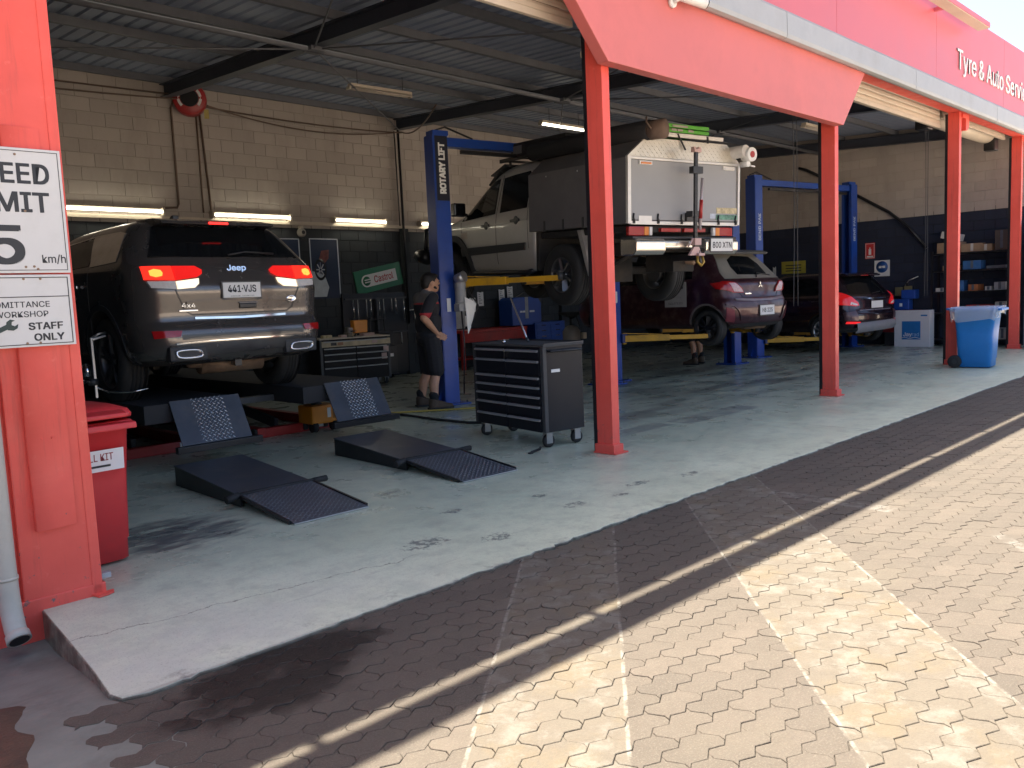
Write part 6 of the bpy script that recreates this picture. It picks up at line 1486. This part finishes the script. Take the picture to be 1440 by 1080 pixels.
# rear workbench chest with cream top, odds on it
t2 = tool_chest('workshop_tool_chest', 'wide black drawer chest with a cream cluttered top, right of the SUV', (8.28, 12.35, 0), R(-12), 1.28, .55, .86, 2, (.12, .10, .11, .12, .24), CREAM, pm('bench_chest_black', (.010, .010, .011), .6, spec=.3), .12)
box('cream_fascia', (.02, -.285, .76), (1.26, .02, .10), pm('stained_cream', (.50, .42, .28), .6, var=.3, scale=6), t2, .003)
for x, c_ in ((-.40, TXTBLACK), (-.28, pm('print_tan', (.35, .18, .10), .6)), (.35, pm('sticker_pink', (.5, .36, .33), .6))): box('sticker', (x, -.2965, .76), (.10, .002, .05), c_, t2)
for x, z in ((.52, .50), (.56, .62)): box('sticker', (x, -.292, z), (.10, .002, .10), MATS['sticker_pink'], t2)
for i, (x, y, dx, dz, m_) in enumerate(((-.45, -.1, .16, .05, 'sticker_tan'), (-.12, -.12, .2, .04, 'sticker_pink'), (.3, -.1, .24, .05, 'sticker_pink'), (.1, .1, .12, .09, 'stained_cream'))):
    o = thing('parts_carton', ['tan carton at the left end of the cream topped chest', 'flat pink carton in the middle of the cream topped chest', 'long pink carton at the right end of the cream topped chest', 'stained cream carton at the back of the cream topped chest'][i], 'box', (8.28+x*.98+y*.2, 12.35+y*.98-x*.2, .86), R(-12+i*7))
    quick('carton', MATS[m_], o, lambda b: b.bb(-dx/2, dx/2, -.06, .06, 0, dz), .003); quick('flap', CREAM, o, lambda b: b.bb(-dx/2+.01, dx/2-.01, -.02, .02, dz, dz+.002))
o = thing('orange_case', 'amber plastic case standing on the cream topped chest', 'case', (8.47, 12.30, .86), R(-10))
quick('shell', ORANGE, o, lambda b: b.prism([(-.12, .06), (.12, .06), (.13, .28), (-.13, .28)], 'xz', -.08, .08), .01); quick('stand', STEELD, o, lambda b: (b.bar((-.1, 0, 0), (-.05, 0, .07), .03, .02), b.bar((.1, 0, 0), (.05, 0, .07), .03, .02)))
o = thing('bench_vice', 'grey bench vice on the cream topped chest', 'vice', (8.18, 12.22, .86), R(10))
quick('body', pm('vice_grey', (.16, .15, .13), .55, .3), o, lambda b: (b.bb(-.05, .05, -.06, .06, 0, .08), b.bb(-.04, .04, -.03, .03, .08, .17)), .01); quick('jaw', ALU, o, lambda b: b.bb(-.05, .05, -.07, -.04, .08, .16)); quick('screw', STEELD, o, lambda b: (b.cyl((0, -.07, .10), (0, -.16, .10), .012, .012, 8), b.cyl((-.06, -.15, .10), (.06, -.15, .10), .005, .005, 6)))
# tool rack behind the mechanic: each tool hangs on its own
rk = thing('tool_rack', 'dark pegboard tool rack below the green sign', 'rack', (9.45, 13.13, 0))
quick('board', BLACK, rk, lambda b: b.bb(-.75, .75, -.02, .03, .05, 1.62), .004)
quick('hook_rail', STEELD, rk, lambda b: (b.bb(-.72, .72, -.06, -.02, 1.50, 1.53), b.bb(-.72, .72, -.06, -.02, .84, .87), b.bb(-.05, .0, -.10, -.02, .1, 1.5)))
rt_ = random.Random(11)
for k in range(14):
    x = 8.80+k*.098; z = 1.50 if k % 3 else .84; ln = rt_.uniform(.18, .46)
    o = thing('hanging_tool', (lambda up_, n_: '%s steel hand tool from the left on the %s rail of the dark pegboard' % (['first', 'second', 'third', 'fourth', 'fifth', 'sixth', 'seventh', 'eighth', 'ninth'][n_], up_))('upper' if k % 3 else 'lower', (k-1-k//3) if k % 3 else k//3), 'tool', (x, 13.055, z-ln), 0, 'hand tools on the pegboard')
    quick('shank', CHROME if k % 2 else ALU, o, lambda b: b.cyl((0, 0, 0), (0, 0, ln), .008+.003*(k % 2), .008, 8)); quick('head', STEELD, o, lambda b: b.box((0, 0, -.01), (.03+.012*(k % 3), .012, .045)), .003)
o = thing('wheel_brace', 'tall steel wheel brace leaning by the pegboard behind the mechanic', 'tool', (10.28, 12.9, .0))
quick('stem', ALU, o, lambda b: b.cyl((0, 0, .2), (0, .1, 1.30), .012, .012, 8)); quick('cross', ALU, o, lambda b: b.cyl((-.12, .1, 1.26), (.12, .1, 1.28), .010, .010, 8)); quick('foot', STEELD, o, lambda b: b.cyl((0, -.01, 0), (0, 0, .2), .02, .016, 8))
for i, (x, y, h, m_, lb_) in enumerate(((8.98, 12.6, .55, pm('drum_grey', (.20, .20, .19), .5), 'pale grey drum bottle beside the cream topped chest'), (9.3, 12.75, 1.12, BLACK, 'tall black air jack cart below the pegboard'))):
    o = thing('floor_canister' if i == 0 else 'jack_cart', lb_, 'canister' if i == 0 else 'cart', (x, y, 0))
    if i == 0:
        quick('shell', m_, o, lambda b: b.lathe([(0, 0), (.09, 0), (.10, .02), (.10, h-.15), (.05, h-.06), (.035, h), (0, h)], 18, 0, None, 'z')); quick('cap', BLACK, o, lambda b: b.cyl((0, 0, h), (0, 0, h+.03), .04, .04, 12)); quick('sleeve', CREAM, o, lambda b: b.cyl((0, 0, .14), (0, 0, .30), .102, .102, 18))
    else:
        quick('frame', m_, o, lambda b: (b.bb(-.2, .2, -.14, .14, .10, .62), b.bb(-.17, .17, -.1, .1, .62, .9), b.bar((-.16, .12, .6), (-.16, .16, h), .03, .03), b.bar((.16, .12, .6), (.16, .16, h), .03, .03), b.bar((-.16, .16, h), (.16, .16, h), .03, .03)), .01)
        quick('dial_face', WHITE, o, lambda b: b.bb(.02, .12, -.145, -.141, .42, .48)); [quick('wheel', RUBBER, o, lambda b: b.cyl((s*.2, .1, .09), (s*.24, .1, .09), .09, .09, 18)) for s in (-1, 1)]; quick('shelf', STEELD, o, lambda b: b.bb(-.22, .22, -.16, .14, .09, .10))
# red bench with clutter, blue tool boxes, papers, power box
rbn = thing('red_workbench', 'red steel workbench against the back wall behind the lift post', 'workbench', (12.0, 12.82, 0))
quick('top', REDLIFT, rbn, lambda b: b.bb(-.95, .95, -.32, .33, .74, .80), .006)
quick('apron', REDLIFT, rbn, lambda b: b.bb(-.93, .93, -.31, -.28, .55, .738), .004)
for x in (-.9, .9):
    for y in (-.28, .28): quick('leg', REDLIFT, rbn, lambda b: b.bb(x-.035, x+.035, y-.035, y+.035, 0, .74), .004)
quick('shelf', REDLIFT, rbn, lambda b: b.bb(-.9, .9, -.28, .28, .20, .23), .004)
CANW = pm('jerrycan_white', (.40, .40, .34), .5, var=.1)
def can(label, x, y, z, s, m_, capm):
    o = thing('plastic_drum', label, 'drum', (x, y, z), R(8))
    quick('body', m_, o, lambda b: b.prism([(-.12*s, .0), (.12*s, .0), (.12*s, .26*s), (.06*s, .32*s), (-.12*s, .32*s)], 'xz', -.08*s, .08*s), .02); quick('cap', capm, o, lambda b: b.cyl((.09*s, 0, .29*s), (.105*s, 0, .34*s), .028*s, .028*s, 12)); quick('handle', m_, o, lambda b: b.tube([(-.09*s, 0, .32*s), (-.07*s, 0, .365*s), (.0, 0, .365*s), (.03*s, 0, .32*s)], .014*s, 8))
can('milky white plastic drum under the red workbench', 12.35, 12.62, .23, 1.1, CANW, BLACK)
can('small white drum with a green base beside the lift post', 11.55, 12.3, .0, .9, pm('drum_greenish', (.06, .20, .12), .5), WHITE)
can('red and white oil bottle on top of the small green drum', 11.55, 12.3, .32, .62, REDPRINT, WHITE)
for i, (x, r_, m_, lb_) in enumerate(((12.62, .07, ORANGE, 'orange funnel on the floor shelf of the red workbench'), (12.85, .05, CREAM, 'cream tin on the floor shelf of the red workbench'))):
    o = thing('bench_tin', lb_, 'tin', (x, 12.6, .23)); quick('shell', m_, o, lambda b: b.lathe([(0, 0), (r_, 0), (r_, .12), (r_*.5, .16), (0, .16)], 16, 0, None, 'z')); quick('spout', BLACK, o, lambda b: b.cyl((0, 0, .16), (0, 0, .19), .02, .015, 10))
BLUEBOX = pm('toolbox_blue', (.010, .06, .30), .4, var=.1)
o = thing('blue_tool_cabinet', 'blue tool cabinet with a grey strap, the left and higher one', 'tool cabinet', (13.0, 12.75, .82), R(-4))
quick('case', BLUEBOX, o, lambda b: b.prism([(-.42, 0), (.42, 0), (.42, .46), (.32, .60), (-.32, .60), (-.42, .54)], 'xz', -.22, .22), .01); quick('strap', pm('strap_grey', (.32, .33, .34), .6), o, lambda b: b.bb(-.05, .04, -.225, -.22, .14, .6)); quick('lettering_band', WHITE, o, lambda b: [b.bb(x0, x0+.07, -.2225, -.22, .27, .31) for x0 in (-.2, -.12, .08, .15)])
quick('open_flap', STEELD, o, lambda b: b.bar((-.2, -.1, .60), (-.05, -.2, .70), .3, .01))
o = thing('blue_tool_cabinet', 'blue tool cabinet with rows of drawers, the right and lower one', 'tool cabinet', (13.62, 12.65, .0), R(-4))
quick('case', BLUEBOX, o, lambda b: b.bb(-.45, .45, -.22, .22, .30, .86), .01)
for k in range(4):
    for s in (-1, 1): dr = box('drawer', (s*.21, -.225, .40+k*.12), (.40, .012, .105), BLUEBOX, o, .003); box('pull', (s*.21, -.234, .43+k*.12), (.13, .008, .018), CHROME, dr)
for s in (-1, 1): quick('leg', BLUEBOX, o, lambda b: b.bb(s*.4-.03, s*.4+.03, -.18, .18, 0, .30))
o = thing('power_box', 'pale grey electrical box on the dark wall beside the lift post', 'electrical box', (11.40, 13.12, .82), 0)
quick('case', pm('switch_grey', (.42, .42, .38), .5), o, lambda b: b.bb(-.22, .22, -.10, .07, 0, .58), .01); quick('door', MATS['switch_grey'], o, lambda b: b.bb(-.20, .20, -.112, -.102, .03, .55), .004); quick('switch', RUSTY, o, lambda b: b.bb(-.03, .03, -.13, -.112, .42, .48)); box('side_socket', (.29, -.02, .15), (.10, .08, .22), WHITE, o, .006)
rp_ = random.Random(21)
for i, (x, z) in enumerate(((11.75, 1.40), (11.98, 1.30), (12.22, 1.42), (12.86, 1.46), (13.12, 1.52))):
    o = thing('pinned_paper', ['leftmost white paper pinned on the dark back wall', 'second white paper from the left on the dark back wall, hung lowest', 'third white paper from the left on the dark back wall', 'fourth white paper from the left on the dark back wall', 'rightmost white paper pinned on the dark back wall'][i], 'paper', (x, 13.165, z), 0, 'papers pinned to the back wall')
    quick('sheet', WHITE, o, lambda b: b.add([(-.09, -.012, -.15), (.09, -.004, -.15), (.09, .0, .15), (-.09, .0, .15)], [(0, 1, 2, 3)])); quick('clip', BLACK, o, lambda b: b.bb(-.03, .03, -.01, .0, .14, .17))
    quick('print', pm('print_grey', (.22, .22, .22), .6), o, lambda b: [b.bb(-.06, rp_.uniform(-.02, .06), -.014, -.0125, zz, zz+.014) for zz in (-.10, -.07, -.03, .01, .05, .09)])
o = thing('gas_cylinder', 'grey oil drainer cylinder with gauges behind the tool chest', 'cylinder', (12.2, 10.6, 0))
quick('tank', pm('drainer_grey', (.24, .22, .20), .5, .2, var=.1), o, lambda b: b.lathe([(0, .08), (.15, .08), (.17, .12), (.17, .72), (.12, .80), (.04, .84), (0, .84)], 24, 0, None, 'z')); quick('neck', STEELD, o, lambda b: (b.cyl((0, 0, .84), (0, 0, 1.0), .03, .03, 10), b.tube([(0, 0, .95), (.12, -.05, 1.0), (.2, -.05, .8), (.2, -.05, .3)], .012, 6))); quick('funnel', STEELD, o, lambda b: b.lathe([(.03, .98), (.24, 1.06), (.25, 1.10)], 20, 0, None, 'z')); quick('wheel', RUBBER, o, lambda b: (b.cyl((-.18, .05, .07), (-.14, .05, .07), .07, .07, 16), b.cyl((.14, .05, .07), (.18, .05, .07), .07, .07, 16))); quick('foot', STEELD, o, lambda b: b.bb(-.1, .1, -.16, -.1, 0, .1)); box('gauge', (.30, -.05, .62), (.10, .08, .12), CREAM, o, .006)
# orange jack, hoses and strap on the floor
o = thing('rolling_jack', 'orange wheeled jack under the right runway end', 'jack', (5.12, 8.30, 0), R(0))
quick('housing', ORANGE, o, lambda b: (b.bb(-.24, .10, -.20, .10, .09, .30), b.prism([(.10, .09), (.16, .09), (.16, .24), (.10, .30)], 'xz', -.18, .08)), .02)
box('decal', (-.02, -.203, .21), (.045, .003, .11), WHITE, o); box('decal', (.05, -.203, .19), (.04, .003, .10), pm('decal_brown', (.35, .14, .02), .5), o)
for x in (-.2, .06):
    for y in (-.16, .06): quick('wheel', RUBBER, o, lambda b: b.cyl((x-.03, y, .06), (x+.03, y, .06), .06, .06, 16))
quick('saddle', STEELD, o, lambda b: b.cyl((-.08, -.05, .29), (-.08, -.05, .315), .06, .06, 14))
o = quick('yellow_air_hose', pm('hose_yellow', (.42, .30, .05), .5), None, lambda b: b.tube([(6.1, 8.62, .014), (6.33, 8.57, .014), (6.5, 8.44, .014), (6.75, 8.24, .014), (7.1, 7.97, .014), (7.6, 7.72, .014), (8.1, 7.3, .014)], .012, 8)); tag(o, 'yellow air hose lying on the floor behind the black tool chest', 'hose')
o = quick('black_power_cable', RUBBER, None, lambda b: b.tube([(5.9, 8.75, .016), (6.26, 8.52, .016), (6.27, 8.1, .016), (6.22, 7.6, .016), (6.25, 7.02, .016), (6.5, 6.6, .016), (6.9, 6.3, .016)], .015, 8)); tag(o, 'thick black cable on the floor running behind the black tool chest', 'cable')
o = thing('rubber_scrap', 'small curl of black rubber on the floor by the tool chest caster', 'scrap', (5.37, 5.15, 0)); quick('strip', RUBBER, o, lambda b: b.tube([(-.05, 0, .012), (.0, .01, .014), (.04, -.02, .03), (.03, -.04, .05)], .012, 6)); quick('tail', RUBBER, o, lambda b: b.box((-.06, .0, .008), (.04, .03, .012)))
# ------------------------------------------------------------------ end wall: signs, shelf, carton
def wsign(name, label, y, z, w_, h, m_, fn):
    t = thing(name, label, 'sign', (19.385, y, z), R(-90)); box('panel', (0, 0, 0), (w_, .01, h), m_, t, .002); fn(t); return t
def ext(t):
    MB().bb(-.03, .03, -.0075, -.0055, -.09, .04).bb(-.012, .012, -.0075, -.0055, .045, .075).build('cylinder_symbol', WHITE, t); box('rule', (0, -.0065, -.13), (.14, .002, .03), WHITE, t); frame(t, -.10, .10, -.165, .165, -.0055, .01, WHITE)
wsign('extinguisher_sign', 'small red fire extinguisher sign on the navy end wall', 7.75, 2.13, .22, .36, REDPRINT, ext)
def mand(t):
    quick('blue_disc', pm('sign_blue_disc', (.012, .07, .26), .4), t, lambda b: b.lathe([(0, 0), (.13, 0), (.13, .002), (0, .002)], 28, 0, Matrix.Translation((0, -.008, .03)), 'y')); MB().bb(-.07, -.01, -.0105, -.0085, .005, .055).bb(.01, .07, -.0105, -.0085, .005, .055).bb(-.01, .01, -.0105, -.0085, .03, .045).build('goggles_symbol', WHITE, t)
wsign('eye_protection_sign', 'white sign with a blue goggles disc on the navy end wall', 7.48, 1.72, .34, .36, WHITE, mand)
wsign('yellow_notice', 'yellow notice on the navy end wall behind the hatchbacks', 9.60, 1.86, .62, .30, pm('notice_yellow', (.42, .36, .05), .5, var=.1), lambda t: [box('print_line', (0, -.0065, zz), (.4, .002, .025), TXTBLACK, t) for zz in (-.08, -.02, .05)])
o = thing('white_note', 'narrow white note left of the yellow notice', 'note', (19.385, 10.1, 1.75), R(-90)); quick('sheet', WHITE, o, lambda b: b.bb(-.04, .04, -.006, 0, -.2, .15)); quick('clip', BLACK, o, lambda b: b.bb(-.02, .02, -.012, 0, .13, .16))
o = thing('radiator_carton', 'white carton with a blue square logo on the floor by the end wall', 'box', (18.75, 6.56, 0), R(-90))
quick('carton', pm('carton_white', (.62, .62, .62), .6, var=.04), o, lambda b: b.bb(-.36, .36, -.14, .14, .0, .78), .006)
MB().bb(-.20, .18, -.1425, -.1405, .16, .55).build('blue_square', pm('print_sky_blue', (.012, .15, .40), .5), o)
text('logo_lettering', 'Jay', .155, WHITE, o, (-.175, -.144, .27), (1, 0, 0), (0, 0, 1), .0006, 'LEFT', 1.0, bold=.003)
text('logo_lettering', 'rad', .150, pm('print_light_blue', (.35, .55, .75), .5), o, (.005, -.144, .27), (1, 0, 0), (0, 0, 1), .0006, 'LEFT', .95)
quick('logo_wave', WHITE, o, lambda b: b.tube([(-.20+.38*k/14, -.1435, .195+.012*math.sin(k*.8)) for k in range(15)], .006, 5)); box('small_print', (.25, -.1425, .67), (.13, .002, .03), MATS['print_sky_blue'], o)
sh = thing('steel_shelf_rack', 'dark shelving stacked with cartons at the right end of the workshop', 'shelf', (19.12, 5.52, 0), R(-90))
for z in (.12, .68, 1.12, 1.56, 1.92): quick('shelf', BLACK, sh, lambda b: b.bb(-.75, .75, -.22, .22, z, z+.03), .003)
for x in (-.74, .74):
    for y in (-.21, .21): quick('upright', BLACK, sh, lambda b: b.bb(x-.02, x+.02, y-.02, y+.02, 0, 2.0))
CARD = pm('cardboard', (.30, .20, .12), .8, var=.12); CARDW = pm('cardboard_white', (.50, .48, .44), .7, var=.06); CBL = pm('carton_blue', (.03, .12, .30), .6, var=.3); CRED = pm('carton_red', (.34, .03, .03), .6, var=.2); CGR = pm('carton_grey', (.10, .11, .13), .6, var=.2)
# local x on the rack runs from the column (left) to the far locker (right)
items = [(-.42, 1.95, .46, .22, CARD, 'open brown carton on the top shelf by the column', 0), (-.42, 2.17, .36, .14, CARDW, 'white folded carton on top of the open brown carton', .5), (.0, 1.95, .40, .17, CARD, 'tilted brown carton in the middle of the top shelf', .25), (.28, 1.95, .22, .14, CARD, 'small taped carton right of the tilted brown carton', .1), (.55, 1.95, .24, .40, pm('cardboard_dark', (.10, .075, .06), .8), 'tall dark carton at the far end of the top shelf', 0),
         (-.40, 1.59, .26, .10, CARD, 'low brown tray on the second shelf', 0), (.02, 1.59, .34, .18, CBL, 'blue carton with a brown top on the second shelf', 0), (.45, 1.59, .34, .06, CGR, 'flat grey carton on the second shelf', 0),
         (-.55, 1.15, .24, .08, CARDW, 'white flat box on the third shelf nearest the column', 0), (-.28, 1.15, .28, .22, CBL, 'blue carton on the third shelf', 0), (.06, 1.15, .18, .13, pm('carton_orange', (.40, .14, .05), .6), 'orange parts box on the third shelf', 0), (.33, 1.15, .12, .08, CARDW, 'tiny white box on the third shelf', 0), (.52, 1.15, .2, .16, pm('carton_silver', (.30, .31, .33), .5), 'silver box at the far end of the third shelf', 0),
         (.15, .71, .46, .15, CRED, 'red tool case on the fourth shelf', .1), (.55, .71, .2, .2, CARDW, 'white rag bundle on the fourth shelf', .3), (.05, .15, .14, .40, CARDW, 'tall white carton on the bottom shelf', 0), (.32, .15, .2, .26, CARD, 'brown carton on the bottom shelf', 0), (.58, .15, .2, .22, CARDW, 'white box at the far end of the bottom shelf', .1)]
for i, (x, z, w_, h, m_, lb_, tl) in enumerate(items):
    o = thing('stored_carton', lb_, 'box', (19.12+.0, 5.52-x, z+.001), R(-90)+.05*((i*7) % 5-2), 'cartons on the shelving')
    quick('carton', m_, o, lambda b: b.bb(-w_/2, w_/2, -.17, .15, 0, h), .004)
    if tl > .4: o.rotation_euler.y = R(14); o.location.z += .06
    quick('tape', CARDW if m_ is CARD else CGR, o, lambda b: b.bb(-.025, .025, -.1725, -.171, h*.1, h*.98))
o = thing('parts_washer', 'blue and red wall machine behind the white carton', 'machine', (19.05, 7.35, 0), R(-90))
quick('tank', BLUEBOX, o, lambda b: (b.bb(.30, .62, -.12, .12, .78, 1.02), b.bb(.45, .75, -.12, .12, 1.02, 1.22)), .02); quick('stand', CRED, o, lambda b: (b.bb(.05, .8, -.15, .15, .30, .78), b.bb(.1, .18, -.14, -.10, .78, 1.15)), .01); quick('plate', WHITE, o, lambda b: b.bb(.42, .48, -.123, -.121, .86, .93)); quick('foot', STEELD, o, lambda b: b.bb(.1, .75, -.12, .12, 0, .30))
o = thing('brake_tools', 'brass coloured tool bracket on the navy end wall', 'bracket', (19.36, 6.95, 1.2), R(-90))
quick('back_plate', pm('bracket_brass', (.26, .22, .10), .5), o, lambda b: (b.bb(-.22, -.06, -.05, .0, -.12, .08), b.bb(-.02, .14, -.06, .0, -.1, .1)), .01); quick('arm', ALU, o, lambda b: b.tube([(.0, -.05, .1), (.08, -.06, .22), (.28, -.06, .30)], .012, 6)); quick('knob', STEELD, o, lambda b: b.cyl((.06, -.07, .14), (.06, -.11, .14), .03, .03, 10))
